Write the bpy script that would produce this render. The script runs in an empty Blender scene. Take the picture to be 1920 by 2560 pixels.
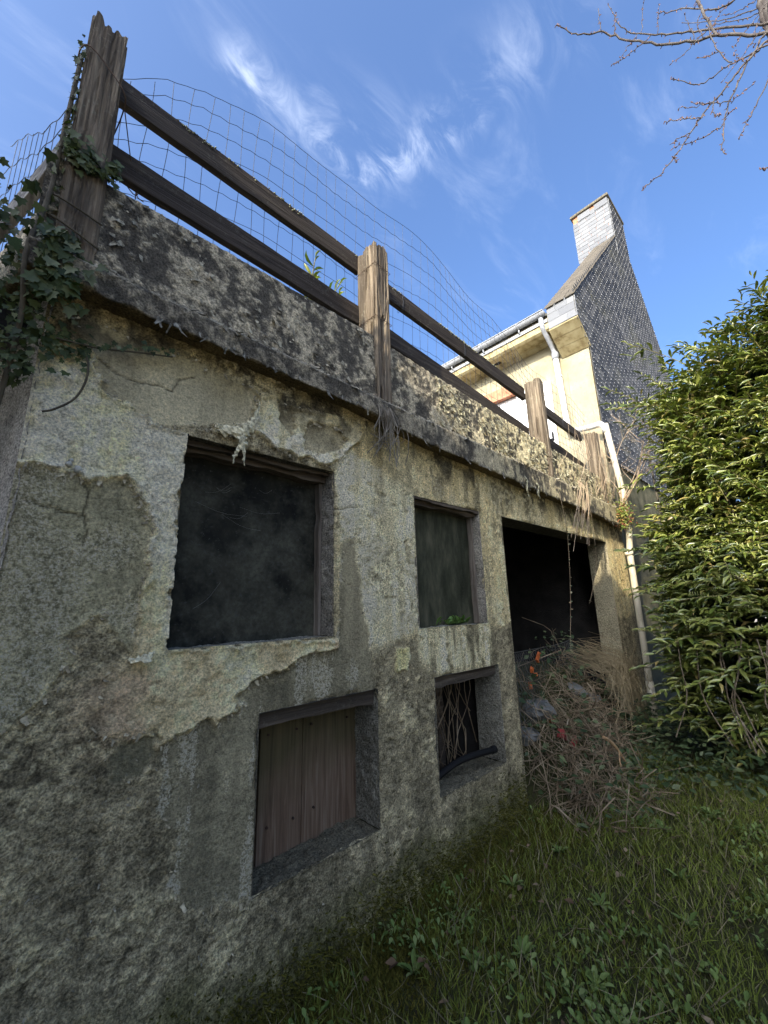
import bpy, math, random
import numpy as np
from mathutils import Vector, Matrix
R = math.radians
rng = np.random.default_rng(7)
random.seed(7)
sc = bpy.context.scene
col = sc.collection

# ------------------------------------------------------------------ camera, sky, sun, exposure
cd = bpy.data.cameras.new('camera'); cam = bpy.data.objects.new('camera', cd); col.objects.link(cam)
cd.sensor_fit = 'HORIZONTAL'; cd.sensor_width = 36.0; cd.lens = 18.856
cd.clip_start = 0.05; cd.clip_end = 3000
_r = Vector((0.7299138, -0.6831024, -0.0244333)); _u = Vector((-0.1389811, -0.1833139, 0.9731805)); _f = Vector((0.6692609, 0.7069421, 0.2287417))
cam.matrix_world = Matrix(((_r.x, _u.x, -_f.x, 0), (_r.y, _u.y, -_f.y, 0), (_r.z, _u.z, -_f.z, 0), (0, 0, 0, 1)))
sc.camera = cam

SUN_EL, SUN_A = 27.0, 13.0          # elevation; degrees the sun stands out in front of the long wall
sun_dir = Vector((-math.cos(R(SUN_A)) * math.cos(R(SUN_EL)), -math.sin(R(SUN_A)) * math.cos(R(SUN_EL)), math.sin(R(SUN_EL))))
w = bpy.data.worlds.new('World'); sc.world = w; w.use_nodes = True
wn = w.node_tree.nodes; wl = w.node_tree.links; wn.clear()
def N(nodes, t, **kw):
    n = nodes.new(t)
    for k, v in kw.items():
        if k.startswith('i_'):
            key = k[2:]; n.inputs[int(key) if key.isdigit() else key.replace('_', ' ')].default_value = v
        else: setattr(n, k, v)
    return n
sky = N(wn, 'ShaderNodeTexSky', sky_type='NISHITA', sun_disc=False, sun_elevation=R(SUN_EL), sun_rotation=math.atan2(sun_dir.x, sun_dir.y), altitude=50, air_density=1.0, dust_density=10.0, ozone_density=8.0)
bg = N(wn, 'ShaderNodeBackground', i_Strength=0.14); wout = N(wn, 'ShaderNodeOutputWorld')
# thin cirrus, laid out on a high flat layer of air
tc = N(wn, 'ShaderNodeTexCoord'); sx = N(wn, 'ShaderNodeSeparateXYZ'); wl.new(tc.outputs['Generated'], sx.inputs[0])
def M(nodes, links, op, a, b=None, c=None, clamp=False):
    n = nodes.new('ShaderNodeMath'); n.operation = op; n.use_clamp = clamp
    for i, v in enumerate((a, b, c)):
        if v is None: continue
        if isinstance(v, (int, float)): n.inputs[i].default_value = v
        else: links.new(v, n.inputs[i])
    return n.outputs[0]
den = M(wn, wl, 'ADD', M(wn, wl, 'MAXIMUM', sx.outputs[2], 0.0), 0.12)
px = M(wn, wl, 'DIVIDE', sx.outputs[0], den); py = M(wn, wl, 'DIVIDE', sx.outputs[1], den)
cx = N(wn, 'ShaderNodeCombineXYZ'); wl.new(px, cx.inputs[0]); wl.new(py, cx.inputs[1])
def cirrus(rot, scale, loc, det, lo, hi, dist):
    mp = N(wn, 'ShaderNodeMapping'); mp.inputs['Rotation'].default_value = (0, 0, rot); mp.inputs['Scale'].default_value = scale; mp.inputs['Location'].default_value = loc
    wl.new(cx.outputs[0], mp.inputs[0])
    no = N(wn, 'ShaderNodeTexNoise', i_Scale=1.0, i_Detail=det, i_Roughness=0.62, i_Distortion=dist); wl.new(mp.outputs[0], no.inputs['Vector'])
    mr = N(wn, 'ShaderNodeMapRange', interpolation_type='SMOOTHSTEP'); mr.inputs[1].default_value = lo; mr.inputs[2].default_value = hi
    wl.new(no.outputs[0], mr.inputs[0]); return mr.outputs[0]
def arm(ax, ay, bx, by, wd):            # a cirrus band between two points of the layer
    L2 = (bx-ax)**2 + (by-ay)**2
    dx = M(wn, wl, 'SUBTRACT', px, ax); dy = M(wn, wl, 'SUBTRACT', py, ay)
    t = M(wn, wl, 'DIVIDE', M(wn, wl, 'ADD', M(wn, wl, 'MULTIPLY', dx, bx-ax), M(wn, wl, 'MULTIPLY', dy, by-ay)), L2, clamp=True)
    ex = M(wn, wl, 'SUBTRACT', dx, M(wn, wl, 'MULTIPLY', t, bx-ax)); ey = M(wn, wl, 'SUBTRACT', dy, M(wn, wl, 'MULTIPLY', t, by-ay))
    d2 = M(wn, wl, 'ADD', M(wn, wl, 'MULTIPLY', ex, ex), M(wn, wl, 'MULTIPLY', ey, ey))
    return M(wn, wl, 'POWER', 2.718, M(wn, wl, 'DIVIDE', d2, -wd*wd))
c1 = cirrus(0.5, (2.6, 7.0, 1), (3.1, 1.7, 0), 9, 0.5, 0.85, 0.8)
c3 = cirrus(0.35, (7.0, 13.0, 1), (1.3, 9.1, 0), 11, 0.40, 0.80, 1.2)
a1 = arm(0.17, 0.50, 0.44, 0.49, 0.032); a2 = arm(0.44, 0.485, 0.51, 0.27, 0.04); a3 = arm(0.50, 0.25, 0.515, 0.10, 0.06); a4 = arm(0.30, 0.44, 0.40, 0.40, 0.04)
band = M(wn, wl, 'MAXIMUM', M(wn, wl, 'MAXIMUM', a1, a2), M(wn, wl, 'MAXIMUM', M(wn, wl, 'MULTIPLY', a3, 0.45), M(wn, wl, 'MULTIPLY', a4, 0.5)))
cl = M(wn, wl, 'ADD', M(wn, wl, 'MULTIPLY', M(wn, wl, 'MULTIPLY', band, c3), 0.38), M(wn, wl, 'MULTIPLY', c1, 0.11), clamp=True)
cmix = N(wn, 'ShaderNodeMix', data_type='RGBA'); wl.new(cl, cmix.inputs[0]); wl.new(sky.outputs[0], cmix.inputs[6]); cmix.inputs[7].default_value = (4.2, 4.5, 5.0, 1)
wl.new(cmix.outputs[2], bg.inputs[0]); wl.new(bg.outputs[0], wout.inputs[0])

sl = bpy.data.lights.new('sun', 'SUN'); sl.energy = 2.4; sl.angle = R(0.53); sl.color = (1.0, 0.91, 0.74)
so = bpy.data.objects.new('sun', sl); col.objects.link(so); so.rotation_euler = sun_dir.to_track_quat('Z', 'Y').to_euler(); so.location = (-20, -5, 15)
sc.view_settings.view_transform = 'Standard'; sc.view_settings.look = 'None'; sc.view_settings.gamma = 1.0; sc.view_settings.exposure = 1.78
sc.view_settings.use_curve_mapping = False
sc.render.engine = 'CYCLES'; sc.cycles.max_bounces = 6; sc.cycles.diffuse_bounces = 3; sc.cycles.transparent_max_bounces = 4

# ------------------------------------------------------------------ helpers
def tag(o, label=None, cat=None, group=None, kind=None):
    if label: o['label'] = label
    if cat: o['category'] = cat
    if group: o['group'] = group
    if kind: o['kind'] = kind
    return o
def empty(name, loc=(0, 0, 0), parent=None):
    o = bpy.data.objects.new(name, None); col.objects.link(o); o.location = loc; o.empty_display_size = 0.1
    if parent: o.parent = parent
    return o
def np_mesh(name, V, F, mat, parent=None, rgba=None, smooth=True):
    V = np.asarray(V, np.float32).reshape(-1, 3); F = np.asarray(F, np.int32); k = F.shape[1]; m = len(F)
    me = bpy.data.meshes.new(name)
    me.vertices.add(len(V)); me.vertices.foreach_set('co', V.ravel())
    me.loops.add(m * k); me.loops.foreach_set('vertex_index', F.ravel())
    me.polygons.add(m); me.polygons.foreach_set('loop_start', np.arange(0, m * k, k, dtype=np.int32))
    if smooth: me.polygons.foreach_set('use_smooth', np.ones(m, bool))
    me.update(calc_edges=True)
    if rgba is not None:
        a = me.color_attributes.new('col', 'FLOAT_COLOR', 'POINT'); a.data.foreach_set('color', np.asarray(rgba, np.float32).ravel())
    if mat: me.materials.append(mat)
    return link(name, me, parent)
def link(name, me, parent=None):
    o = bpy.data.objects.new(name, me); col.objects.link(o)
    if parent:
        o.parent = parent
        o.location = -wpos(parent)
    return o
def wpos(o):
    v = Vector(o.location)
    while o.parent: o = o.parent; v = v + Vector(o.location)
    return v
class MB:
    def __init__(s): s.v = []; s.f = []
    def add(s, V, F):
        b = len(s.v); s.v += [tuple(p) for p in V]; s.f += [tuple(i + b for i in q) for q in F]; return s
    def box(s, x0, x1, y0, y1, z0, z1, M4=None):
        V = [Vector(p) for p in ((x0,y0,z0),(x1,y0,z0),(x1,y1,z0),(x0,y1,z0),(x0,y0,z1),(x1,y0,z1),(x1,y1,z1),(x0,y1,z1))]
        if M4: V = [M4 @ p for p in V]
        return s.add(V, [(3,2,1,0),(4,5,6,7),(0,1,5,4),(1,2,6,5),(2,3,7,6),(3,0,4,7)])
    def tube(s, P, r, n=6, cap=True):
        P = [Vector(p) for p in P]; m = len(P)
        rr = r if isinstance(r, (list, tuple)) else [r] * m
        T = [(P[min(i+1, m-1)] - P[max(i-1, 0)]).normalized() for i in range(m)]
        a = Vector((0, 0, 1)) if abs(T[0].z) < 0.9 else Vector((1, 0, 0))
        nrm = T[0].cross(a).normalized(); V = []
        for i in range(m):
            nrm = (nrm - T[i] * nrm.dot(T[i])).normalized(); b = T[i].cross(nrm)
            for k in range(n):
                c = 2 * math.pi * k / n; V.append(P[i] + (nrm * math.cos(c) + b * math.sin(c)) * rr[i])
        F = [(i*n+k, i*n+(k+1) % n, (i+1)*n+(k+1) % n, (i+1)*n+k) for i in range(m-1) for k in range(n)]
        if cap: F += [tuple(range(n-1, -1, -1)), tuple((m-1)*n+k for k in range(n))]
        return s.add(V, F)
    def prism(s, poly, ax, a0, a1):     # poly of 2-D points extruded along axis 'x','y' or 'z'
        n = len(poly)
        def pt(p, a): return {'x': (a, p[0], p[1]), 'y': (p[0], a, p[1]), 'z': (p[0], p[1], a)}[ax]
        V = [pt(p, a0) for p in poly] + [pt(p, a1) for p in poly]
        return s.add(V, [tuple(range(n)), tuple(range(2*n-1, n-1, -1))] + [(i, n+i, n+(i+1) % n, (i+1) % n) for i in range(n)])
    def mesh(s, name, mat, smooth=False):
        me = bpy.data.meshes.new(name); me.from_pydata(s.v, [], s.f); me.materials.append(mat)
        import bmesh
        bm = bmesh.new(); bm.from_mesh(me); bmesh.ops.recalc_face_normals(bm, faces=bm.faces); bm.to_mesh(me); bm.free()
        if smooth: me.polygons.foreach_set('use_smooth', [True] * len(me.polygons))
        return me
    def build(s, name, mat, parent=None, smooth=False, bevel=0, seg=2):
        o = link(name, s.mesh(name, mat, smooth), parent)
        if bevel: b = o.modifiers.new('bevel', 'BEVEL'); b.width = bevel; b.segments = seg; b.limit_method = 'ANGLE'; b.angle_limit = R(40)
        return o
def spline(P, n):
    P = np.array(P, float)
    if len(P) == 2: return [tuple(P[0] + (P[1]-P[0]) * t) for t in np.linspace(0, 1, n)]
    Q = np.vstack([2*P[0]-P[1], P, 2*P[-1]-P[-2]]); out = []
    for t in np.linspace(0, len(P)-1-1e-6, n):
        i = int(t); u = t - i; a, b, c, d = Q[i:i+4]
        out.append(tuple(0.5*((2*b)+(c-a)*u+(2*a-5*b+4*c-d)*u*u+(3*b-a-3*c+d)*u**3)))
    return out
# value noise on arrays
def vn(x, y, seed=0):
    xi = np.floor(x).astype(np.int64); yi = np.floor(y).astype(np.int64); fx = x - xi; fy = y - yi
    fx = fx*fx*(3-2*fx); fy = fy*fy*(3-2*fy)
    def h(a, b):
        n = (a * 374761393 + b * 668265263 + seed * 974634777) & 0x7fffffff
        n = ((n ^ (n >> 13)) * 1274126177) & 0x7fffffff
        n = ((n ^ (n >> 16)) * 668265263) & 0x7fffffff
        return ((n ^ (n >> 15)) & 0xffffff) / float(0xffffff)
    return (h(xi, yi)*(1-fx)+h(xi+1, yi)*fx)*(1-fy) + (h(xi, yi+1)*(1-fx)+h(xi+1, yi+1)*fx)*fy
def fbm(x, y, sc_, oct=4, seed=0, gain=0.5):
    s = 0; a = 1; t = 0
    for o in range(oct): s = s + a*vn(x*sc_+o*17.3, y*sc_+o*9.1, seed+o); t += a; a *= gain; sc_ *= 2.03
    return s / t
def sst(a, b, x):
    t = np.clip((x-a)/(b-a), 0, 1); return t*t*(3-2*t)
def sdf(poly, X, Z):                   # positive inside
    d = np.full(X.shape, 1e9); ins = np.zeros(X.shape, bool); n = len(poly)
    for i in range(n):
        ax, az = poly[i]; bx, bz = poly[(i+1) % n]; ex, ez = bx-ax, bz-az
        t = np.clip(((X-ax)*ex+(Z-az)*ez)/(ex*ex+ez*ez+1e-12), 0, 1)
        d = np.minimum(d, (X-ax-t*ex)**2+(Z-az-t*ez)**2)
        if ez != 0:
            c = ((az > Z) != (bz > Z)) & (X < ex*(Z-az)/ez+ax); ins ^= c
    d = np.sqrt(d); return np.where(ins, d, -d)
def lined(pl, X, Z):
    d = np.full(X.shape, 1e9)
    for (ax, az), (bx, bz) in zip(pl[:-1], pl[1:]):
        ex, ez = bx-ax, bz-az; t = np.clip(((X-ax)*ex+(Z-az)*ez)/(ex*ex+ez*ez), 0, 1)
        d = np.minimum(d, (X-ax-t*ex)**2+(Z-az-t*ez)**2)
    return np.sqrt(d)
def frames(d, up):                     # (n,3) axis and approximate normal -> rotation matrices, columns (side, axis, normal)
    d = d/np.linalg.norm(d, axis=1, keepdims=True); s = np.cross(d, up); s /= np.linalg.norm(s, axis=1, keepdims=True)+1e-9
    n = np.cross(s, d); return np.stack([s, d, n], axis=2)
def scatter(PV, PF, Ms, Ts, sc3):
    PV = np.asarray(PV, float); PF = np.asarray(PF)
    V = np.einsum('nij,nkj->nki', Ms, PV[None]*sc3[:, None, :]) + Ts[:, None, :]
    F = PF[None] + (np.arange(len(Ts))*len(PV))[:, None, None]
    return V.reshape(-1, 3), F.reshape(-1, PF.shape[1])
# ------------------------------------------------------------------ materials
def mat(name, rough=0.85, spec=0.3):
    m = bpy.data.materials.new(name); m.use_nodes = True; n = m.node_tree.nodes; b = n['Principled BSDF']
    b.inputs['Roughness'].default_value = rough; b.inputs['Specular IOR Level'].default_value = spec
    return m, n, m.node_tree.links, b
def ramp(n, l, src, stops):
    r = n.new('ShaderNodeValToRGB'); e = r.color_ramp.elements
    while len(e) < len(stops): e.new(0.5)
    for i, (p, c) in enumerate(stops): e[i].position = p; e[i].color = (*c, 1)
    l.new(src, r.inputs[0]); return r.outputs[0]
def noise(n, l, scale, det=5, rough=0.55, vec=None, dist=0, mscale=None, coord='Object'):
    t = N(n, 'ShaderNodeTexNoise', i_Scale=scale, i_Detail=det, i_Roughness=rough, i_Distortion=dist)
    if vec is None:
        tcn = n.new('ShaderNodeTexCoord'); vec = tcn.outputs[coord]
    if mscale:
        mp = n.new('ShaderNodeMapping'); mp.inputs['Scale'].default_value = mscale; l.new(vec, mp.inputs[0]); vec = mp.outputs[0]
    l.new(vec, t.inputs['Vector']); return t.outputs[0]
def bump(n, l, b, h, strength, dist):
    bp = N(n, 'ShaderNodeBump', i_Strength=strength, i_Distance=dist); l.new(h, bp.inputs['Height'])
    l.new(bp.outputs[0], b.inputs['Normal']); return bp
def mixc(n, l, fac, a, b_, mode='MIX'):
    m = N(n, 'ShaderNodeMix', data_type='RGBA', blend_type=mode)
    for i, v in ((0, fac), (6, a), (7, b_)):
        if isinstance(v, (int, float)): m.inputs[i].default_value = v
        elif isinstance(v, tuple): m.inputs[i].default_value = (*v, 1)
        else: l.new(v, m.inputs[i])
    return m.outputs[2]
def mr(n, l, v, a, b_, c=0.0, d=1.0):
    m = n.new('ShaderNodeMapRange'); l.new(v, m.inputs[0])
    for i, x in zip((1, 2, 3, 4), (a, b_, c, d)): m.inputs[i].default_value = x
    return m.outputs[0]
def ncol(name, stops, scale=8, det=6, rough=0.85, spec=0.3, bs=0.4, bd=0.01, bscale=60, mscale=None, dist=0):
    m, n, l, b = mat(name, rough, spec)
    h = noise(n, l, scale, det, 0.6, mscale=mscale, dist=dist); l.new(ramp(n, l, h, stops), b.inputs['Base Color'])
    if bs: bump(n, l, b, noise(n, l, bscale, 4, 0.6, mscale=mscale), bs, bd)
    return m
def render_mat(name, fine=1.0):
    m, n, l, b = mat(name, 0.92, 0.2)
    at = N(n, 'ShaderNodeVertexColor', layer_name='col')
    n1 = noise(n, l, 60, 6, 0.7); n2 = noise(n, l, 170, 3, 0.65); n3 = noise(n, l, 120, 2, 0.6)
    base = mixc(n, l, 1.0, at.outputs[0], ramp(n, l, n1, [(0.30, (0.56, 0.55, 0.52)), (0.5, (1, 1, 1)), (0.70, (1.34, 1.32, 1.27))]), 'MULTIPLY')
    sma = N(n, 'ShaderNodeAttribute', attribute_name='smooth'); gf = M(n, l, 'SUBTRACT', 1.0, M(n, l, 'MULTIPLY', sma.outputs['Fac'], 0.72))
    base = mixc(n, l, gf, base, ramp(n, l, n3, [(0.34, (0.58, 0.58, 0.56)), (0.5, (0.98, 0.98, 0.97)), (0.66, (1.34, 1.33, 1.29))]), 'MULTIPLY')
    thr = M(n, l, 'SUBTRACT', 0.735, M(n, l, 'MULTIPLY', at.outputs[1], 0.26))
    sp = M(n, l, 'MULTIPLY', M(n, l, 'SUBTRACT', M(n, l, 'ADD', M(n, l, 'MULTIPLY', n1, 0.45), M(n, l, 'MULTIPLY', n2, 0.55)), thr), 16.0, clamp=True)
    base = mixc(n, l, sp, base, (0.62, 0.545, 0.385))
    l.new(base, b.inputs['Base Color'])
    h = M(n, l, 'ADD', M(n, l, 'MULTIPLY', n1, 0.6), M(n, l, 'MULTIPLY', n2, 0.5))
    bump(n, l, b, h, 1.0*fine, 0.020)
    return m
MWALL = render_mat('weathered_render')
def wood(name, c0, c1, c2, axis, grey=0.5):
    m, n, l, b = mat(name, 0.85, 0.2)
    s = [38.0, 38.0, 38.0]; s['xyz'.index(axis)] = 1.6
    g = noise(n, l, 1.0, 7, 0.65, mscale=tuple(s), dist=0.6); s2 = [9.0, 9.0, 9.0]; s2['xyz'.index(axis)] = 0.8
    g2 = noise(n, l, 1.0, 4, 0.5, mscale=tuple(s2), dist=0.4); big = noise(n, l, 3.0, 4, 0.6)
    c = ramp(n, l, g, [(0.28, c0), (0.5, c1), (0.72, c2)])
    c = mixc(n, l, mr(n, l, g2, 0.4, 0.65), c, mixc(n, l, 0.6, c, (0.05, 0.04, 0.03)))
    li = noise(n, l, 45, 5, 0.7); lf = M(n, l, 'MULTIPLY', mr(n, l, li, 0.56, 0.64), mr(n, l, big, 0.45, 0.7))
    c = mixc(n, l, M(n, l, 'MULTIPLY', lf, grey), c, (0.38, 0.37, 0.27))
    l.new(c, b.inputs['Base Color']); bump(n, l, b, g, 0.9, 0.012); return m
POSTM = wood('weathered_oak_post', (0.022, 0.016, 0.010), (0.15, 0.115, 0.078), (0.36, 0.29, 0.20), 'z', 0.5)
RAILM = wood('dark_stained_rail', (0.012, 0.009, 0.007), (0.034, 0.026, 0.020), (0.085, 0.066, 0.05), 'x', 0.25)
LINTM = wood('old_lintel_wood', (0.03, 0.022, 0.016), (0.10, 0.075, 0.052), (0.20, 0.16, 0.12), 'x', 0.2)
# measured outlines of the paint coats (x, z on the wall), cracks, and the bare branches
PL = dict(
A=[(-.052,.963),(.034,1.014),(.105,1.017),(.149,.99),(.176,.858),(.266,.829),(.353,.795),(.4,.763),(.506,.766),(.507,.751),(.507,-.147),(1.329,-.155),(1.335,-.202),(1.107,-.233),(.985,-.282),(.894,-.3),(.803,-.372),(.846,-.398),(.711,-.454),(.662,-.41),(.605,-.458),(.517,-.487),(.481,-.432),(.414,-.434),(.35,-.433),(.282,-.361),(.29,-.259),(.33,-.187),(.393,-.161),(.398,-.038),(.402,.048),(.4,.106),(.41,.215),(.41,.327),(.382,.409),(.334,.484),(.312,.526),(.265,.524),(.2,.484),(.179,.469),(.144,.504),(.114,.504),(.022,.515),(-.047,.486),(-.126,.647)],
C=[(-.126,.5),(.022,.515),(.114,.504),(.144,.504),(.179,.469),(.2,.484),(.265,.524),(.312,.526),(.334,.484),(.382,.409),(.41,.327),(.41,.215),(.4,.106),(.402,.048),(.398,-.038),(.392,-.155),(.334,-.093),(.281,-.001),(.236,-.023),(.196,-.068),(.201,-.166),(.171,-.221),(.127,-.285),(.062,-.359),(-.011,-.403),(-.149,-.207)],
B=[(.048,1.107),(.087,1.142),(.152,1.121),(.207,1.131),(.288,1.121),(.361,1.119),(.491,1.138),(.573,1.112),(.823,1.102),(.817,.97),(.773,.893),(.619,.834),(.499,.804),(.4,.767),(.353,.795),(.266,.829),(.176,.858),(.149,.99)],
E=[(1.335,-.202),(1.107,-.233),(.985,-.282),(.894,-.3),(.803,-.372),(.846,-.398),(.711,-.454),(.662,-.41),(.517,-.487),(.538,-.63),(.531,-.717),(.609,-.802),(.609,-.89),(.561,-.956),(.705,-1.074),(.917,-1.134),(1.023,-.944),(1.005,-.5),(1.618,-.452),(1.571,-.227),(1.49,.03),(1.392,.338),(1.359,.309)],
F=[(1.291,.958),(1.975,.772),(1.987,-.12),(1.717,-.213),(1.536,-.248),(1.473,.03),(1.382,.364),(1.316,.736)],
G=[(.837,1.089),(1.055,1.085),(1.485,1.121),(1.515,1.051),(1.359,.859),(1.292,.801),(1.064,.801),(.927,.818),(.835,.869),(.643,.801),(.619,.829),(.773,.893),(.817,.97)],
D2=[(.36,-.479),(.408,-.446),(.486,-.44),(.518,-.493),(.458,-.578),(.379,-.571)],
S=[(1.382,.337),(1.46,.398),(1.492,.186),(1.54,-.048),(1.571,-.227),(1.469,-.29),(1.39,-.188)],
H1=[(.943,1.073),(1.011,1.111),(1.059,.948),(1.018,.896),(.961,.958)],
H2=[(1.141,1.014),(1.342,1.046),(1.394,.987),(1.359,.903),(1.212,.852),(1.106,.839),(1.119,.938)],
P1=[(1.986,-.137),(2.811,-.166),(2.862,-.462),(2.145,-.44),(1.953,-.313)],
P2=[(1.754,-.229),(1.895,-.226),(1.886,-.387),(1.747,-.396)],
)
CR=[ [(0.144,0.504),(0.188,0.444),(0.184,0.376),(0.2,0.291),(0.197,0.248)],[(-0.044,0.386),(0.026,0.38),(0.103,0.367),(0.182,0.348)],[(0.154,0.988),(0.204,0.957),(0.304,0.938),(0.382,0.96),(0.433,0.944)],[(1.31,0.54),(1.393,0.56),(1.508,0.583)],[(0.433,0.944),(0.452,1.015),(0.519,1.053)] ]
BR=[
([(3.263,-0.491,3.644),(3.226,-0.354,3.776),(3.183,-0.224,3.894),(3.135,-0.093,3.967),(3.082,0.035,4.049),(3.023,0.163,4.18),(2.957,0.302,4.344),(2.893,0.379,4.431),(2.824,0.475,4.449),(2.757,0.539,4.468),(2.689,0.597,4.527),(2.627,0.623,4.522)],0.019,0.006),
([(3.463,-0.509,3.99),(3.416,-0.388,4.074),(3.369,-0.196,4.247),(3.312,-0.057,4.345),(3.249,0.074,4.43),(3.181,0.205,4.546),(3.114,0.259,4.574),(3.049,0.288,4.636),(2.984,0.313,4.768)],0.016,0.004),
([(3.357,-0.536,4.106),(3.325,-0.462,4.206),(3.295,-0.354,4.225),(3.259,-0.281,4.204),(3.222,-0.203,4.252),(3.183,-0.122,4.342),(3.143,-0.016,4.407),(3.1,0.041,4.413)],0.014,0.005),
([(3.095,-0.18,4.265),(3.07,-0.174,4.115),(3.045,-0.181,3.949),(3.019,-0.196,3.761),(2.993,-0.208,3.666)],0.016,0.013),
([(3.167,-0.462,3.558),(3.117,-0.375,3.474),(3.066,-0.288,3.387),(3.013,-0.211,3.284),(2.957,-0.125,3.166),(2.9,-0.034,3.054),(2.84,0.038,2.928),(2.777,0.119,2.78),(2.713,0.194,2.658),(2.646,0.271,2.568),(2.582,0.308,2.496)],0.013,0.004),
([(3.264,-0.487,3.726),(3.229,-0.415,3.672),(3.194,-0.329,3.539),(3.157,-0.244,3.376),(3.117,-0.184,3.237),(3.075,-0.141,3.114),(3.031,-0.12,3.013),(2.987,-0.105,2.884),(2.943,-0.084,2.766),(2.899,-0.089,2.676)],0.012,0.004),
([(3.166,-0.468,3.488),(3.123,-0.411,3.466),(3.083,-0.322,3.444),(3.041,-0.233,3.431),(2.995,-0.171,3.386),(2.949,-0.094,3.336),(2.9,-0.043,3.315),(2.85,0.012,3.357),(2.799,0.059,3.388)],0.01,0.004),
([(2.975,-0.388,3.151),(2.957,-0.329,3.01),(2.94,-0.246,2.868),(2.919,-0.191,2.783),(2.896,-0.161,2.715)],0.008,0.004),
([(2.941,-0.226,3.323),(2.961,-0.19,3.509),(2.978,-0.178,3.659),(2.995,-0.176,3.81)],0.007,0.005),
([(2.964,-0.186,3.513),(2.957,-0.133,3.535),(2.949,-0.076,3.569)],0.005,0.003),
([(2.898,-0.112,2.884),(2.875,-0.046,2.859),(2.85,0.018,2.85),(2.824,0.08,2.865),(2.797,0.132,2.856)],0.006,0.003),
([(2.75,-0.025,2.889),(2.733,0.032,2.929),(2.716,0.078,2.956),(2.697,0.133,2.983)],0.006,0.004),
([(2.895,-0.167,3.018),(2.881,-0.11,3.05),(2.866,-0.048,3.103),(2.85,-0.009,3.138)],0.006,0.003),
([(2.818,-0.103,2.994),(2.81,-0.016,3.057),(2.799,0.058,3.123)],0.005,0.003),
([(2.895,-0.169,2.998),(2.892,-0.221,3.007),(2.886,-0.286,3.015)],0.005,0.003),
([(2.897,-0.131,2.921),(2.894,-0.19,2.939)],0.005,0.004),
([(2.7,0.036,2.784),(2.673,0.093,2.768),(2.647,0.135,2.743)],0.005,0.003),
([(2.78,-0.04,2.93),(2.7,0.022,2.789)],0.004,0.003),
([(2.998,0.103,4.132),(2.97,0.17,4.094),(2.94,0.246,4.063),(2.908,0.313,4.032),(2.878,0.355,4.025)],0.006,0.004),
([(3.045,0.182,4.329),(3.015,0.24,4.251),(2.984,0.312,4.168)],0.005,0.003),
([(3.096,0.163,4.363),(3.097,0.134,4.529),(3.099,0.095,4.698)],0.005,0.003),
([(3.149,0.079,4.312),(3.15,0.052,4.448),(3.15,0.027,4.573)],0.005,0.003),
([(2.776,0.368,4.265),(2.777,0.362,4.504)],0.005,0.004),
([(2.834,0.303,4.191),(2.836,0.283,4.306),(2.838,0.263,4.386)],0.006,0.004),
([(2.998,-0.101,3.796),(2.999,-0.093,3.952),(2.999,-0.088,4.087)],0.005,0.003),
([(3.096,-0.166,3.909),(3.065,-0.095,3.853),(3.033,-0.021,3.785),(3.0,0.04,3.755)],0.006,0.003),
([(2.997,-0.141,3.749),(2.997,-0.136,3.898),(2.995,-0.171,3.974)],0.005,0.003),
([(3.364,-0.496,4.071),(3.34,-0.421,3.982),(3.317,-0.331,3.897),(3.288,-0.282,3.823)],0.006,0.003),
([(3.075,-0.394,3.559),(3.036,-0.292,3.427),(2.996,-0.162,3.297)],0.005,0.003),
([(3.557,-0.553,4.262),(3.542,-0.423,4.342),(3.523,-0.271,4.446),(3.499,-0.075,4.685)],0.009,0.004),
([(3.559,-0.539,4.229),(3.505,-0.449,4.222),(3.45,-0.339,4.242),(3.391,-0.244,4.27)],0.008,0.004),
([(3.469,-0.465,4.294),(3.476,-0.409,4.314),(3.483,-0.342,4.37),(3.488,-0.289,4.429)],0.006,0.003),
([(3.48,-0.372,4.45),(3.438,-0.291,4.4),(3.392,-0.23,4.284)],0.006,0.004),
([(3.371,-0.443,4.004),(3.327,-0.388,3.829),(3.279,-0.371,3.688)],0.005,0.003),
([(3.514,-0.501,4.396),(3.517,-0.486,4.252),(3.517,-0.48,4.081),(3.516,-0.492,3.913)],0.028,0.034),
([(2.985,-0.296,2.46),(2.94,-0.241,2.45),(2.893,-0.207,2.429)],0.007,0.004),
([(2.986,-0.286,3.292),(2.988,-0.263,3.383),(2.989,-0.256,3.453)],0.004,0.003),
([(2.798,-0.094,2.983),(2.799,-0.086,2.917),(2.798,-0.098,2.871),(2.798,-0.111,2.86)],0.005,0.004),
([(2.677,0.125,2.679),(2.677,0.127,2.62)],0.005,0.004),
]
# ------------------------------------------------------------------ the outbuilding
GZ = -1.58                               # level of the lawn below the camera
WY = 1.8; XE = 6.37
def T(x): return np.interp(x, [-0.3, 1.5, 2.5, 3.9, 6.4], [1.835, 1.855, 1.80, 1.735, 1.665])
def LB(x): return np.interp(x, [-0.3, 1.4, 2.1, 3.8, 6.4], [1.215, 1.185, 1.115, 1.06, 0.995])
def LT(x): return np.interp(x, [-0.3, 1.7, 4.2, 6.4], [1.405, 1.365, 1.345, 1.30])
SMOOTH = []
OPEN = [(0.507, 1.312, -0.145, 0.763), (1.988, 2.77, -0.142, 0.738), (0.913, 1.617, -1.13, -0.447), (2.112, 2.868, -1.13, -0.452), (3.112, 5.66, -3.0, 0.745)]
ob = empty('outbuilding', (3.0, 2.0, GZ)); tag(ob, 'grey outbuilding with peeling render, square openings and parapet terrace roof', 'outbuilding')
CREAM = np.array([0.46, 0.43, 0.34]); 
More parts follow.
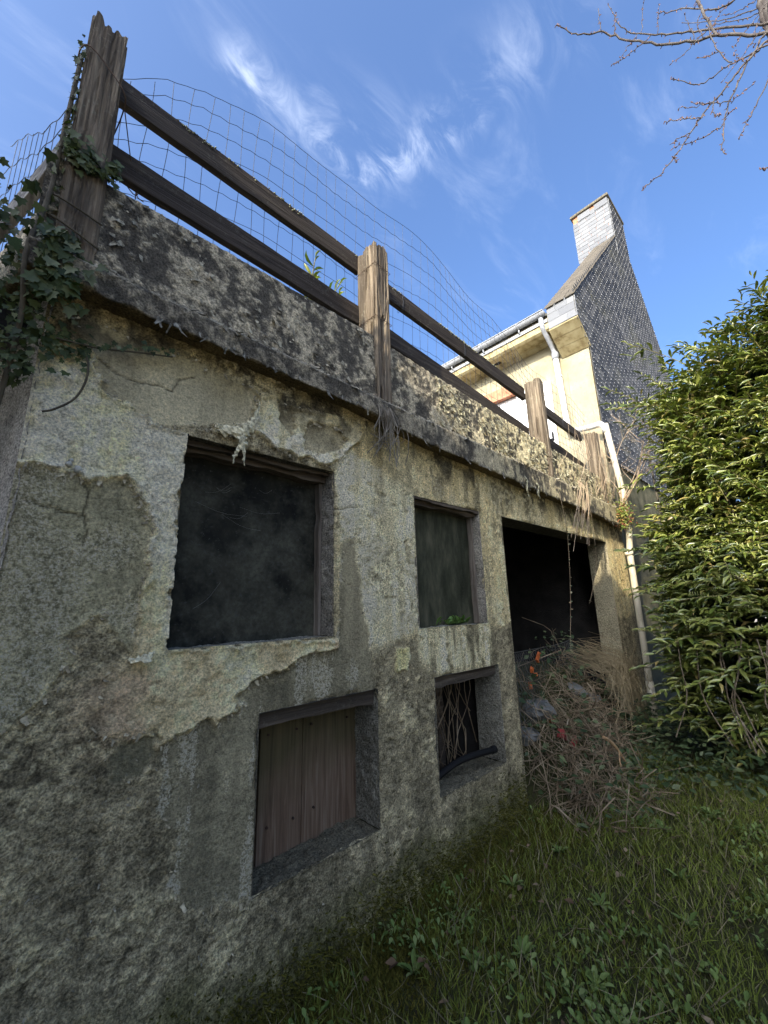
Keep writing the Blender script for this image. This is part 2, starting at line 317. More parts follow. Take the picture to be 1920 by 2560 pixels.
def wall_tex(X, Z):
    """layers of old render and paint: returns relief (m), colour, lichen density"""
    wx = X + 0.026*(fbm(X, Z, 14, 4, 3)-0.5)*2+0.030*(fbm(X, Z, 50, 3, 4)-0.5); wz = Z + 0.026*(fbm(X, Z, 14, 4, 11)-0.5)*2+0.030*(fbm(X, Z, 50, 3, 12)-0.5)
    f1 = fbm(X, Z, 1.3, 4, 21); f2 = fbm(X, Z, 6, 4, 31); f3 = fbm(X, Z, 30, 4, 41, 0.65); f4 = fbm(X, Z, 75, 2, 51, 0.7); st = fbm(X*6, Z*0.7, 3, 4, 61)
    def c3(a): return np.array(a)[None, :]*np.ones(X.shape+(3,)).reshape(-1, 3) if X.ndim == 1 else None
    h = 0.009*(f3-0.5) + 0.012*(f4-0.5) + 0.004*(f2-0.5)
    Cc = c3((0.135, 0.127, 0.110))*(0.25+1.5*f3)[:, None]*(0.6+0.8*f2)[:, None]
    li = 0.30+0.4*sst(0.5, 0.72, f2)*sst(0.35, 0.6, f1)
    # speckled pale flakes of paint clinging to the roughcast
    fl = sst(0.60, 0.66, f2*0.55+f3*0.45)*sst(0.3, 0.55, fbm(X, Z, 2.2, 3, 71))
    Cc = Cc*(1-fl[:, None]*0.75)+c3((0.24, 0.23, 0.19))*fl[:, None]*0.75; h = h+0.003*fl
    def lay(s, wd, hh, tex, cc, ll, curl=0.0, cw=0.014):
        nonlocal h, Cc, li
        m = sst(-wd, wd, s); e = np.exp(-(np.maximum(s, 0)/cw)**2)*m
        jag = 0.5+1.0*fbm(X, Z, 22, 3, 91)
        h = h*(1-m)+(hh+tex)*m + curl*e*jag
        Cc = Cc*(1-m[:, None])+cc*m[:, None]; li = li*(1-m)+ll*m
        if np.any(curl):
            k = np.clip(curl*100, 0, 1)*np.exp(-((s-0.002)/0.006)**2)*sst(0.35, 0.6, fbm(X, Z, 9, 3, 92)); Cc = Cc*(1-0.6*k[:, None])+CREAM[None]*0.6*k[:, None]
    # upper right: granular beige-grey render
    sR = np.minimum(wx-1.33, wz+0.17+0.10*(f1-0.5)*2+0.04*(f2-0.5))
    base = c3((0.27, 0.25, 0.20))*(0.55+0.9*f3)[:, None]*(0.5+0.55*st+0.45*f2)[:, None]
    ochre = sst(0.5, 0.7, fbm(X*3, Z, 2, 4, 63)); base = base*(1-0.35*ochre[:, None])+c3((0.22, 0.185, 0.11))*0.35*ochre[:, None]
    lay(sR, 0.03, 0.002, 0.010*(f3-0.5)+0.006*(f4-0.5), base, 0.30+0.5*sst(0.45, 0.65, f2))
    lay(sdf(PL['F'], wx, wz), 0.035, 0.002, 0.007*(f3-0.5), c3((0.34, 0.33, 0.285))*(0.65+0.65*f3)[:, None]*(0.6+0.8*st)[:, None], 0.55+0.4*sst(0.4, 0.6, f2))
    lay(sdf(PL['P1'], wx, wz), 0.07, 0.001, 0.008*(f3-0.5), c3((0.26, 0.25, 0.21))*(0.25+1.0*sst(0.38, 0.62, st)+0.3*f3)[:, None], 0.5)
    lay(sdf(PL['E'], wx, wz), 0.008, -0.002, 0.002*(f3-0.5)+0.002*(f2-0.5), c3((0.105, 0.102, 0.09))*(0.65+0.7*f2)[:, None]*(0.8+0.4*st)[:, None], 0.14+0.95*sst(0.47, 0.62, 0.65*st+0.35*f2))
    lay(sdf(PL['S'], wx, wz), 0.015, -0.001, 0.002*(f3-0.5), c3((0.13, 0.125, 0.11))*(0.8+0.4*f2)[:, None], 0.05)
    pat = sst(0.42, 0.6, fbm(X, Z, 4, 4, 64))
    lay(sdf(PL['C'], wx, wz), 0.006, 0.004, 0.002*(f3-0.5)+0.004*(f2-0.5), c3((0.15, 0.15, 0.128))*(0.6+0.8*f2)[:, None], 0.25+0.62*pat, 0.008)
    lay(sdf(PL['B'], wx, wz), 0.006, 0.000, 0.002*(f2-0.5), c3((0.205, 0.20, 0.18))*(0.7+0.6*f2)[:, None], 0.18+0.35*f1)
    dimp = 0.022*(fbm(X, Z, 17, 3, 44)-0.5)+0.010*(f3-0.5)
    pk = sst(0.45, 0.65, fbm(X, Z, 3, 3, 65)); ca = c3((0.33, 0.30, 0.24))*(1-pk[:, None])+c3((0.33, 0.275, 0.24))*pk[:, None]
    fade = sst(0.56, 0.36, X)*sst(-0.12, -0.26, Z)
    lay(sdf(PL['A'], wx+0.10*fade*(f2-0.5), wz+0.14*fade*(f3-0.5)), 0.005+0.10*fade, 0.012, dimp, ca*(0.6+0.5*f3+0.4*f2)[:, None]*(0.80+0.4*sst(-0.5, 0.4, Z))[:, None], 0.04+0.25*f1, 0.016*(1-fade))
    lay(sdf(PL['G'], wx, wz), 0.006, 0.012, dimp*1.2, c3((0.38, 0.37, 0.32))*(0.6+0.8*f3)[:, None], 0.5, 0.014)
    for q in ('H1', 'H2'): lay(sdf(PL[q], wx, wz), 0.006, -0.006, 0.003*(f3-0.5), c3((0.16, 0.155, 0.14))*(0.6+0.8*f2)[:, None], 0.3)
    lay(sdf(PL['D2'], wx, wz), 0.006, -0.004, 0.002*(f3-0.5), c3((0.075, 0.075, 0.065))*(0.8+0.4*f2)[:, None], 0.05)
    lay(sdf(PL['P2'], wx, wz)-0.012, 0.006, 0.006, 0.002*(f3-0.5), c3((0.30, 0.29, 0.20)), 0.5, 0.01)
    # small scattered peel holes and scabs
    hol = fbm(X, Z, 19, 3, 95); m = sst(0.72, 0.76, hol)*(X > 1.3); h = h-0.006*m; Cc = Cc*(1-0.35*m[:, None])
    # rain-washed mould and rust below the ledge
    b_ = (LB(X)-Z)/0.30; o = sst(1.0, 0.15, b_+0.5*(f1-0.5)+0.45*(fbm(X*5, Z, 2.5, 4, 66)-0.5))
    oc = c3((0.135, 0.118, 0.075))*(0.5+f3)[:, None]; Cc = Cc*(1-0.72*o[:, None])+oc*0.72*o[:, None]; li = li*(1-0.7*o)
    mo = o*sst(0.50, 0.62, fbm(X*2, Z, 5, 4, 67)); Cc = Cc*(1-0.85*mo[:, None])+c3((0.028, 0.026, 0.024))*0.85*mo[:, None]
    bk = sst(0.57, 0.70, fbm(X*4, Z*0.8, 2.0, 4, 68))*sst(1.5, 2.2, X)*sst(0.5, 0.9, Z); Cc = Cc*(1-0.7*bk[:, None])+c3((0.05, 0.05, 0.046))*0.7*bk[:, None]
    for pl in CR:
        d = lined(pl, X+0.008*(f3-0.5)*2, Z+0.008*(fbm(X, Z, 30, 2, 77)-0.5)*2); m = np.exp(-(d/0.004)**2)*(0.55+0.9*f2); h = h-0.007*m; Cc = Cc*(1-0.7*np.clip(m, 0, 1)[:, None])
    # green algae and moss at the foot
    g = sst(GZ+0.42, GZ+0.05, Z+0.25*(f2-0.5)+0.2*(f1-0.5)); Cc = Cc*(1-0.7*g[:, None])+c3((0.045, 0.052, 0.02))*(0.5+f3)[:, None]*0.7*g[:, None]; li = li*(1-g)
    str2 = fbm(X*6+3, Z*0.55, 2.6, 4, 81); Cc = Cc*(0.62+0.76*str2)[:, None]
    md = sst(0.56, 0.66, 0.62*fbm(X, Z, 38, 4, 82, 0.65)+0.38*fbm(X, Z, 3.0, 3, 83)); sm = np.maximum.reduce([sst(-0.01, 0.01, sdf(PL[q], wx, wz))*k for q, k in (('B', 1), ('S', 1), ('D2', 1), ('E', 0.75), ('C', 0.6), ('G', 0.6), ('A', 0.55))]); Cc = Cc*(1-0.5*(md*(1-0.85*np.minimum(sm*1.4, 1)))[:, None])
    lt_ = sst(0.57, 0.66, 0.55*fbm(X, Z, 34, 3, 84)+0.45*fbm(X, Z, 2.4, 3, 85))*sst(GZ+0.2, -0.8, Z)*(1-0.85*sm); Cc = Cc*(1-0.5*lt_[:, None])+np.array([[0.30, 0.29, 0.25]])*0.5*lt_[:, None]
    Cc = Cc*np.array([[2.8, 2.44, 1.66]])
    SMOOTH.append(np.clip(sm*1.2*(1-0.75*sst(0.45, 0.65, li)), 0, 1))
    return h, np.clip(Cc, 0.008, np.array([[0.80, 0.71, 0.51]])), np.clip(li, 0, 1)
def steps(a, b, s0, s1, pts):
    out = [a]; x = a
    while x < b: x += s0+(s1-s0)*(x-a)/(b-a); out.append(min(x, b))
    out = np.array(out)
    for p in pts:
        if a < p < b: out[np.argmin(abs(out-p))] = p
    return np.unique(out)
xs = steps(-0.02, XE, 0.0062, 0.015, [v for o in OPEN for v in o[:2]]); zs = steps(GZ-0.15, 1.30, 0.0066, 0.0066, [v for o in OPEN for v in o[2:]])
XX, ZZ = np.meshgrid(xs, zs, indexing='ij'); nx, nz = XX.shape
hh, cc, ll = wall_tex(XX.ravel(), ZZ.ravel()); hh = hh.reshape(nx, nz)
# keep the relief calm along opening edges, but chip the arrises
edge = np.full(XX.shape, 1e9)
for x0, x1, z0, z1 in OPEN:
    dx = np.maximum(np.maximum(x0-XX, XX-x1), 0); dz = np.maximum(np.maximum(z0-ZZ, ZZ-z1), 0); edge = np.minimum(edge, np.sqrt(dx*dx+dz*dz))
chip = np.exp(-(edge/0.012)**2)*(0.002+0.016*sst(0.5, 0.7, fbm(XX, ZZ, 11, 3, 13)))
YY = WY-hh+chip
if True:
    cor = np.exp(-((XX+0.02)/0.03)**2); YY = YY+0.02*cor*(0.6+0.8*fbm(XX*0+1, ZZ, 9, 3, 14))
idx = np.arange(nx*nz).reshape(nx, nz); cxm = (XX[:-1, :-1]+XX[1:, 1:])/2; czm = (ZZ[:-1, :-1]+ZZ[1:, 1:])/2; keep = np.ones(cxm.shape, bool)
for x0, x1, z0, z1 in OPEN: keep &= ~((cxm > x0) & (cxm < x1) & (czm > z0) & (czm < z1))
F = np.stack([idx[:-1, :-1], idx[1:, :-1], idx[1:, 1:], idx[:-1, 1:]], -1)[keep]
V = np.stack([XX, YY, ZZ], -1).reshape(-1, 3)
wob = 0.004*(fbm(V[:, 0], V[:, 2], 7, 3, 15)-0.5)*2
wall = np_mesh('wall', V, F, MWALL, ob, np.concatenate([cc, ll[:, None]], 1))
sa = wall.data.attributes.new('smooth', 'FLOAT', 'POINT'); sa.data.foreach_set('value', SMOOTH[0].astype(np.float32))
# reveals: each opening's jambs, head and sill, as rough as the wall
def patch(name, P, du, dv, nu, nv, nrm, rgb, amp, lich, parent, seed, m=MWALL):
    u, v = np.meshgrid(np.linspace(0, 1, nu), np.linspace(0, 1, nv), indexing='ij'); u = u.ravel(); v = v.ravel()
    P, du, dv, nrm = map(np.array, (P, du, dv, nrm)); a = u*np.linalg.norm(du)+seed*3.1; b = v*np.linalg.norm(dv)+seed
    f3_ = fbm(a, b, 28, 4, seed, 0.65); f2_ = fbm(a, b, 6, 3, seed+5)
    e = np.minimum(np.minimum(u, 1-u), np.minimum(v, 1-v)); e = sst(0, 0.06, e)
    V = P+u[:, None]*du+v[:, None]*dv+nrm*(amp*((f3_-0.5)+(f2_-0.5))*(0.3+0.7*e))[:, None]
    i = np.arange(nu*nv).reshape(nu, nv); F = np.stack([i[:-1, :-1], i[1:, :-1], i[1:, 1:], i[:-1, 1:]], -1).reshape(-1, 4)
    c = np.array(rgb)[None]*(0.55+0.5*f3_+0.45*f2_)[:, None]
    return np_mesh(name, V, F, m, parent, np.concatenate([c, np.full((len(c), 1), lich)], 1))
DEP = [0.16, 0.115, 0.20, 0.20, 0.21]
for k, ((x0, x1, z0, z1), d) in enumerate(zip(OPEN, DEP)):
    zb = max(z0, GZ-0.1); d = d+0.03; y0 = WY-0.004
    big = k == 4
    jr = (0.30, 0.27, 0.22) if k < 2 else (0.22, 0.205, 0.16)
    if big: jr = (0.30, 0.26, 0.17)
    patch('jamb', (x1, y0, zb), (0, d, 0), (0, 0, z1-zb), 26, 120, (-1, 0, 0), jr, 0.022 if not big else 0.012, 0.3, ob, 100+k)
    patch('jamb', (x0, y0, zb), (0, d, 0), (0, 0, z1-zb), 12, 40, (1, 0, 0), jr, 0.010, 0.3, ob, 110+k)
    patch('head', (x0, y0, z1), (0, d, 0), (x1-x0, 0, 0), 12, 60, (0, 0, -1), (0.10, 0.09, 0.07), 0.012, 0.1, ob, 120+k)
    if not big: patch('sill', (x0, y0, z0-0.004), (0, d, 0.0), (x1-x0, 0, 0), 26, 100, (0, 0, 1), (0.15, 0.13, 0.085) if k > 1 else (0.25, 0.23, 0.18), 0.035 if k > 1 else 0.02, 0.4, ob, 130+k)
# parapet with its sloping ledge, one swept section; the side return uses the same section
PARM = render_mat('parapet_render')
def sweep_parapet(name, o, d, out, L, s0, s1, side=False):
    ss = steps(-0.10 if not side else 0.0, L, s0, s1, []); n = len(ss); rows = []
    tps = [0.0]
    prof = []
    for t in np.linspace(0, 1, 5): prof.append(('top', t))
    for t in np.linspace(0, 1, 62)[1:]: prof.append(('face', t))
    for t in np.linspace(0, 1, 16)[1:]: prof.append(('slope', t))
    for t in np.linspace(0, 1, 14)[1:]: prof.append(('lip', t))
    for t in np.linspace(0, 1, 12)[1:]: prof.append(('under', t))
    m = len(prof); OUT = np.zeros((n, m)); ZZ = np.zeros((n, m)); U = np.zeros((n, m)); kind = np.zeros((n, m), int)
    cum = 0
    xx = ss if not side else np.zeros_like(ss)
    for j, (k, t) in enumerate(prof):
        tt, lt, lb = T(xx), LT(xx), LB(xx)
        if k == 'top': OUT[:, j] = -0.16+0.15*t; ZZ[:, j] = tt-0.012*(t == 1); kind[:, j] = 0
        elif k == 'face': OUT[:, j] = 0.0-0.0*t; ZZ[:, j] = tt-0.012+(lt-tt+0.012)*t; kind[:, j] = 1
        elif k == 'slope': OUT[:, j] = 0.105*t; ZZ[:, j] = lt-0.085*t; kind[:, j] = 2
        elif k == 'lip': OUT[:, j] = 0.105-0.008*t; ZZ[:, j] = lt-0.085+(lb-lt+0.085)*t; kind[:, j] = 3
        else: OUT[:, j] = 0.097-0.16*t; ZZ[:, j] = lb+0.012*t; kind[:, j] = 4
    S = np.repeat(ss[:, None], m, 1); a = S.ravel()+(40 if side else 0); b = (ZZ-OUT*0.7).ravel(); kd = kind.ravel()
    f1 = fbm(a, b, 1.6, 4, 201); f2 = fbm(a, b, 7, 4, 203); f3_ = fbm(a, b, 32, 4, 205, 0.65); f4 = fbm(a, b, 80, 2, 206, 0.6); stk = fbm(a*7, b*0.9, 2.2, 4, 207)
    pale = sst(0.435, 0.585, 0.34*f2+0.40*f3_+0.26*stk+0.10*(f4-0.5))
    far = sst(2.0, 3.6, S.ravel()) if not side else 0*a  # far end: more flaked paint, with its sunlit yellow put into the colour
    pale = np.clip(pale*(0.75+0.2*far)+far*0.45*sst(0.40, 0.6, f3_*0.6+f2*0.4), 0, 1)
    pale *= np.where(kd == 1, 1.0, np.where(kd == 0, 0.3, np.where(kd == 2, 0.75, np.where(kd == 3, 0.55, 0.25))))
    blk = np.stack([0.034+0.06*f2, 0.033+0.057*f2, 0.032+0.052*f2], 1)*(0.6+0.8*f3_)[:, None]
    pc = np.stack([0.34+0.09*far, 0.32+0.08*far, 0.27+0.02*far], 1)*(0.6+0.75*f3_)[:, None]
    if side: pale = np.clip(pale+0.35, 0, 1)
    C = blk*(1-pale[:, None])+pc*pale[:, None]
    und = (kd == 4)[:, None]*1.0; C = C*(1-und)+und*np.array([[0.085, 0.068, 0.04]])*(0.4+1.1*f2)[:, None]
    C = C*np.array([[1.85, 1.68, 1.4]])
    H = (0.006*(f3_-0.5)+0.004*(f4-0.5)+0.003*pale*(0.4+f3_)+0.006*(f2-0.5))*np.where(kd == 4, 0.5, 1)
    rag = np.where(kd == 3, 0.014*(fbm(a, b*0, 13, 4, 209)-0.5)*2, 0)
    o2, d2, n2 = np.array(o), np.array(d), np.array(out)
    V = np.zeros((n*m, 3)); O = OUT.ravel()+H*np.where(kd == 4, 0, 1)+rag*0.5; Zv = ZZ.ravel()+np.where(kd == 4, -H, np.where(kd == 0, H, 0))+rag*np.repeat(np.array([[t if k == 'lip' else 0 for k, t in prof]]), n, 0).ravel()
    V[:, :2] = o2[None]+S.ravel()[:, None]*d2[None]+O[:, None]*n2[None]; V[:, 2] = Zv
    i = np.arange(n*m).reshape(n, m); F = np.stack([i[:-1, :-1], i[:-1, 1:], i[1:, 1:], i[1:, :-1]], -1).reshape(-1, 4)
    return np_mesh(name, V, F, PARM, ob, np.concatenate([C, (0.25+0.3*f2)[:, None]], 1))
CA = R(16.0); SD = (-math.sin(CA), math.cos(CA)); SO = (-math.cos(CA), -math.sin(CA))
sweep_parapet('parapet', (0.0, WY), (1, 0), (0, -1), XE, 0.0062, 0.014)
sweep_parapet('side_parapet', (-0.02, WY+0.005), SD, SO, 3.2, 0.014, 0.03, True)
# side wall going back from the left corner
sv, zv = np.meshgrid(np.linspace(0, 3.2, 150), np.linspace(GZ-0.1, 1.25, 200), indexing='ij'); a = sv.ravel(); b = zv.ravel()
f2 = fbm(a+50, b, 7, 4, 301); f3 = fbm(a+50, b, 28, 4, 302, 0.65); hS = 0.016*(f3-0.5)+0.016*(f2-0.5)
cor = 0.014*np.exp(-(a/0.03)**2)
V = np.stack([-0.02+SD[0]*a+SO[0]*(hS-cor), WY+SD[1]*a+SO[1]*(hS-cor), b], 1); i = np.arange(len(a)).reshape(sv.shape)
F = np.stack([i[:-1, :-1], i[:-1, 1:], i[1:, 1:], i[1:, :-1]], -1).reshape(-1, 4)
np_mesh('side_wall', V, F, MWALL, ob, np.concatenate([np.array([[0.34, 0.31, 0.26]])*(0.5+0.6*f3+0.5*f2)[:, None], 0.2+0.4*f2[:, None]], 1))
# room behind with walls coloured near black, roof slab, partitions
ROOM = ncol('near_black_plaster', [(0.3, (0.012, 0.011, 0.010)), (0.7, (0.035, 0.032, 0.028))], 5, bs=0.5)
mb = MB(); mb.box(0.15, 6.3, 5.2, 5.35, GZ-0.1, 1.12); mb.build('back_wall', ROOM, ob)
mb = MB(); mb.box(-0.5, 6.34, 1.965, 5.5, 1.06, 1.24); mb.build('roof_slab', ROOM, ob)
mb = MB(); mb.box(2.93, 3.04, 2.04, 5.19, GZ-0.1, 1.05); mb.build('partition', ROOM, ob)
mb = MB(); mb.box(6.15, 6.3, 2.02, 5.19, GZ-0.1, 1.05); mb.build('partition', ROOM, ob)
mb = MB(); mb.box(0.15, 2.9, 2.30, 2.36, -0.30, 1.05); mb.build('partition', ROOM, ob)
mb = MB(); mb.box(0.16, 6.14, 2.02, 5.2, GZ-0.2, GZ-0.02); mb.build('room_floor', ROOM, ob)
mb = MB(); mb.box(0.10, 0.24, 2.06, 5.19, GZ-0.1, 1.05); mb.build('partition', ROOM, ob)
# windows and boards
PANE = None
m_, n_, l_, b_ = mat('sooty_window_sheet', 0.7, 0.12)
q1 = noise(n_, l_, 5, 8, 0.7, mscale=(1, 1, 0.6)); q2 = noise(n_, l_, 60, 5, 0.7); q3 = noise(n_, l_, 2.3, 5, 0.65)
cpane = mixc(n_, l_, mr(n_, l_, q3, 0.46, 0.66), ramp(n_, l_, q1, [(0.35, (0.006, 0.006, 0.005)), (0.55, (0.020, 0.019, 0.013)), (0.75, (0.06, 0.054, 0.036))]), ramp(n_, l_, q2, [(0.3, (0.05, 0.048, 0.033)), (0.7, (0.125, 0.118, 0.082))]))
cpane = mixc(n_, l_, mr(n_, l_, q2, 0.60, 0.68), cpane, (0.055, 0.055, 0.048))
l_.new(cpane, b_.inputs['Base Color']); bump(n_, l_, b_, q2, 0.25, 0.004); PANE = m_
m_, n_, l_, b_ = mat('green_grey_sheet', 0.65, 0.15)
q1 = noise(n_, l_, 4, 8, 0.7, mscale=(1.5, 1, 0.5)); q2 = noise(n_, l_, 70, 5, 0.7)
cp = mixc(n_, l_, mr(n_, l_, q2, 0.55, 0.72), ramp(n_, l_, q1, [(0.34, (0.014, 0.015, 0.008)), (0.50, (0.040, 0.041, 0.024)), (0.68, (0.11, 0.10, 0.062))]), (0.06, 0.06, 0.036))
l_.new(cp, b_.inputs['Base Color']); bump(n_, l_, b_, q2, 0.2, 0.004); PANE2 = m_
def ragged_strip(name, p0, p1, wdir, w0, thick, tdir, m, parent, seed, amp=0.006, n=40):
    """a batten whose long edge is chewed: swept box with noisy width"""
    p0, p1, wdir, tdir = map(np.array, (p0, p1, wdir, tdir)); t = np.linspace(0, 1, n); L = np.linalg.norm(p1-p0)
    ww = w0+amp*2*(fbm(t*L+seed, t*0, 9, 4, seed)-0.5)*2; C = p0[None]+(p1-p0)[None]*t[:, None]
    V = np.stack([C, C+wdir*ww[:, None], C+wdir*ww[:, None]+tdir*thick, C+tdir*thick], 1).reshape(-1, 3); F = []
    for i in range(n-1):
        for k in range(4): F.append((i*4+k, i*4+(k+1) % 4, i*4+4+(k+1) % 4, i*4+4+k))
    F += [(0, 3, 2, 1), ((n-1)*4, (n-1)*4+1, (n-1)*4+2, (n-1)*4+3)]
    mbx = MB(); mbx.v = [tuple(v) for v in V]; mbx.f = F
    return mbx.build(name, m, parent)
FRAMEM = wood('bleached_frame_wood', (0.10, 0.075, 0.055), (0.24, 0.20, 0.155), (0.34, 0.29, 0.23), 'z', 0.2)
def window(x0, x1, z0, z1, dep, m, seed):
    y = WY+dep
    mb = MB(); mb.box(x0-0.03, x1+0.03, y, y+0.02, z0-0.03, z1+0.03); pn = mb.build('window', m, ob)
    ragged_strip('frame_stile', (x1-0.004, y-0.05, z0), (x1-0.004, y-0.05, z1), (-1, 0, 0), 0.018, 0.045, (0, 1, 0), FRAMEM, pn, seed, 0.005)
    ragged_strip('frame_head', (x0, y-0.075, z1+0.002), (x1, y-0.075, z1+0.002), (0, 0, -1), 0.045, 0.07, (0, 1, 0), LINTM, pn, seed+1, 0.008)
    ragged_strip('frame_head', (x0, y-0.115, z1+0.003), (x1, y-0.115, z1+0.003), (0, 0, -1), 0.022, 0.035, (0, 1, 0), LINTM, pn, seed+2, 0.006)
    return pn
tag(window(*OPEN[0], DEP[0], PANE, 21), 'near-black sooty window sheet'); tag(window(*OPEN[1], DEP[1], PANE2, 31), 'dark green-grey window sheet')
m_, n_, l_, b_ = mat('stained_plank', 0.8, 0.25)
g = noise(n_, l_, 1, 8, 0.65, mscale=(45, 45, 2.0), dist=0.8); g2 = noise(n_, l_, 2.6, 4, 0.6)
tcx = n_.new('ShaderNodeTexCoord'); sz = n_.new('ShaderNodeSeparateXYZ'); l_.new(tcx.outputs['Object'], sz.inputs[0])
lo = mr(n_, l_, M(n_, l_, 'ADD', sz.outputs[2], M(n_, l_, 'MULTIPLY', g2, 0.5)), -0.42, -0.68)
cp = mixc(n_, l_, lo, ramp(n_, l_, g, [(0.3, (0.045, 0.035, 0.015)), (0.7, (0.12, 0.092, 0.042))]), ramp(n_, l_, g, [(0.25, (0.060, 0.034, 0.020)), (0.5, (0.15, 0.095, 0.058)), (0.75, (0.24, 0.185, 0.125))]))
l_.new(cp, b_.inputs['Base Color']); bump(n_, l_, b_, g, 0.5, 0.006); PLANK = m_
bp = empty('board_panel', (1.26, WY+0.19, -1.1), None); bp.parent = ob; bp.location = Vector((1.26, WY+0.19, -1.1))-Vector(ob.location)
for x0, x1, dy in ((0.905, 1.017, 0.006), (1.022, 1.258, 0.0), (1.265, 1.62, 0.006)):
    mb = MB(); mb.box(x0, x1, WY+0.19+dy, WY+0.212+dy, -1.145, -0.45); mb.build('plank', PLANK, bp, bevel=0.003)
NAIL = ncol('rusty_nail', [(0.3, (0.03, 0.018, 0.012)), (0.7, (0.07, 0.04, 0.025))], 30, bs=0)
for x, z in ((1.06, -0.60), (1.22, -0.605), (1.31, -0.60), (1.55, -0.61), (1.07, -1.0), (1.21, -1.005), (1.33, -0.995)):
    mb = MB(); mb.tube([(x, WY+0.182, z), (x, WY+0.192, z)], 0.006, 7); mb.build('nail', NAIL, bp)
for k in (2, 3):
    x0, x1, z0, z1 = OPEN[k]
    ragged_strip('lintel', (x0, WY+0.03, z1+0.004), (x1, WY+0.03, z1+0.004), (0, 0, -1), 0.078, 0.075, (0, 1, 0), LINTM, ob, 41+k, 0.006)
    ragged_strip('lintel', (x0, WY+0.107, z1+0.006), (x1, WY+0.107, z1+0.006), (0, 0, -1), 0.068, 0.075, (0, 1, 0), LINTM, ob, 51+k, 0.008)
# ------------------------------------------------------------------ loose paint flakes
m_, n_, l_, b_ = mat('paint_flake', 0.8, 0.25); at = N(n_, 'ShaderNodeVertexColor', layer_name='col'); nz_ = noise(n_, l_, 60, 4)
l_.new(mixc(n_, l_, 1.0, at.outputs[0], ramp(n_, l_, nz_, [(0.35, (0.4, 0.4, 0.38)), (0.65, (1.3, 1.3, 1.25))]), 'MULTIPLY'), b_.inputs['Base Color']); FLM = m_
def flake_proto(curl, seed):
    r_ = np.random.default_rng(seed); P = []; 
    for j in range(5):
        t = j/4; y = -t; zc = curl*t*t; w_ = (1-0.35*t)*(0.8+0.4*r_.random())
        for i in range(4):
            u = i/3-0.5; P.append((u*w_+0.12*(r_.random()-0.5), y+0.15*(r_.random()-0.5)*(j > 0), zc+0.25*u*u*t+0.1*(r_.random()-0.5)*t))
    F = [(j*4+i, j*4+i+1, j*4+5+i, j*4+4+i) for j in range(4) for i in range(3)]
    return np.array(P), np.array(F)
FP = [flake_proto(c, s) for c, s in ((0.5, 1), (0.9, 2), (0.3, 3), (-0.25, 4), (1.2, 5))]
def flakes(name, P, size, rgb, seed, nrm=(0, -1, 0), slim=0.7, spin=0.5):
    r_ = np.random.default_rng(seed); n = len(P); Vs, Fs, Cs = [], [], []; off = 0; kk = r_.integers(0, len(FP), n)
    for k, (pv, pf) in enumerate(FP):
        s = np.where(kk == k)[0]; c = len(s)
        if not c: continue
        up = np.tile(np.array([0, 0, 1.0]), (c, 1)); up[:, 0] += r_.normal(0, spin, c); nn = np.tile(np.array(nrm, float), (c, 1))+r_.normal(0, 0.25, (c, 3))
        Ms = frames(up, nn); sc3 = np.stack([size[s]*slim*(0.6+0.8*r_.random(c)), size[s]*(0.7+0.9*r_.random(c)), size[s]*0.8], 1)
        V, F = scatter(pv, pf, Ms, P[s], sc3); Vs.append(V); Fs.append(F+off); off += len(V)
        cc_ = rgb[s]*(0.65+0.7*r_.random((c, 1))); Cs.append(np.repeat(np.concatenate([cc_, np.ones((c, 1))], 1), len(pv), 0))
    return tag(np_mesh(name, np.vstack(Vs), np.vstack(Fs), FLM, ob, np.vstack(Cs)), kind='stuff')
def clump(n, seed, x0, x1, fz, sc_=7, thr=0.5):
    r_ = np.random.default_rng(seed); out = []
    while len(out) < n:
        x = r_.uniform(x0, x1); z = fz(x, r_.random())
        if fbm(np.array([x]), np.array([z]), sc_, 3, seed)[0]+r_.normal(0, 0.06) > thr: out.append((x, z))
    return np.array(out)
q = clump(520, 501, 0.12, 6.2, lambda x, t: LT(x)+0.01+(T(x)-LT(x)-0.03)*t**1.2, 6, 0.52)
far = sst(1.9, 3.4, q[:, 0])[:, None]  # flakes in the sunlit far part get a lighter, yellower colour
flakes('paint_flakes', np.stack([q[:, 0], np.full(len(q), WY-0.006), q[:, 1]], 1), rng.uniform(0.010, 0.034, len(q)), np.array([[0.34, 0.30, 0.22]])*(1-far)+np.array([[0.47, 0.43, 0.29]])*far, 1)
q = clump(1500, 502, 2.3, 6.1, lambda x, t: LT(x)+(T(x)-LT(x)-0.02)*t, 5, 0.47)
flakes('paint_flakes', np.stack([q[:, 0], np.full(len(q), WY-0.008), q[:, 1]], 1), rng.uniform(0.010, 0.034, len(q)), np.array([[0.47, 0.43, 0.29]])*np.ones((len(q), 1)), 2, slim=0.45)  # sunlit yellow is in the flake colour here too
q = clump(520, 503, 0.1, 6.2, lambda x, t: t, 9, 0.45); zl = LT(q[:, 0])-0.085*q[:, 1]
flakes('paint_flakes', np.stack([q[:, 0], WY-0.006-0.105*q[:, 1], zl+0.006], 1), rng.uniform(0.010, 0.034, len(q)), np.array([[0.30, 0.26, 0.19]])*np.ones((len(q), 1)), 3, nrm=(0, -0.7, 0.7), spin=1.2)
q = clump(110, 504, 0.3, 6.2, lambda x, t: LB(x)+0.02*t, 9, 0.5)
flakes('paint_flakes', np.stack([q[:, 0], np.full(len(q), WY-0.104), q[:, 1]], 1), rng.uniform(0.012, 0.05, len(q)), np.array([[0.22, 0.20, 0.16]])*np.ones((len(q), 1)), 4, slim=0.35)
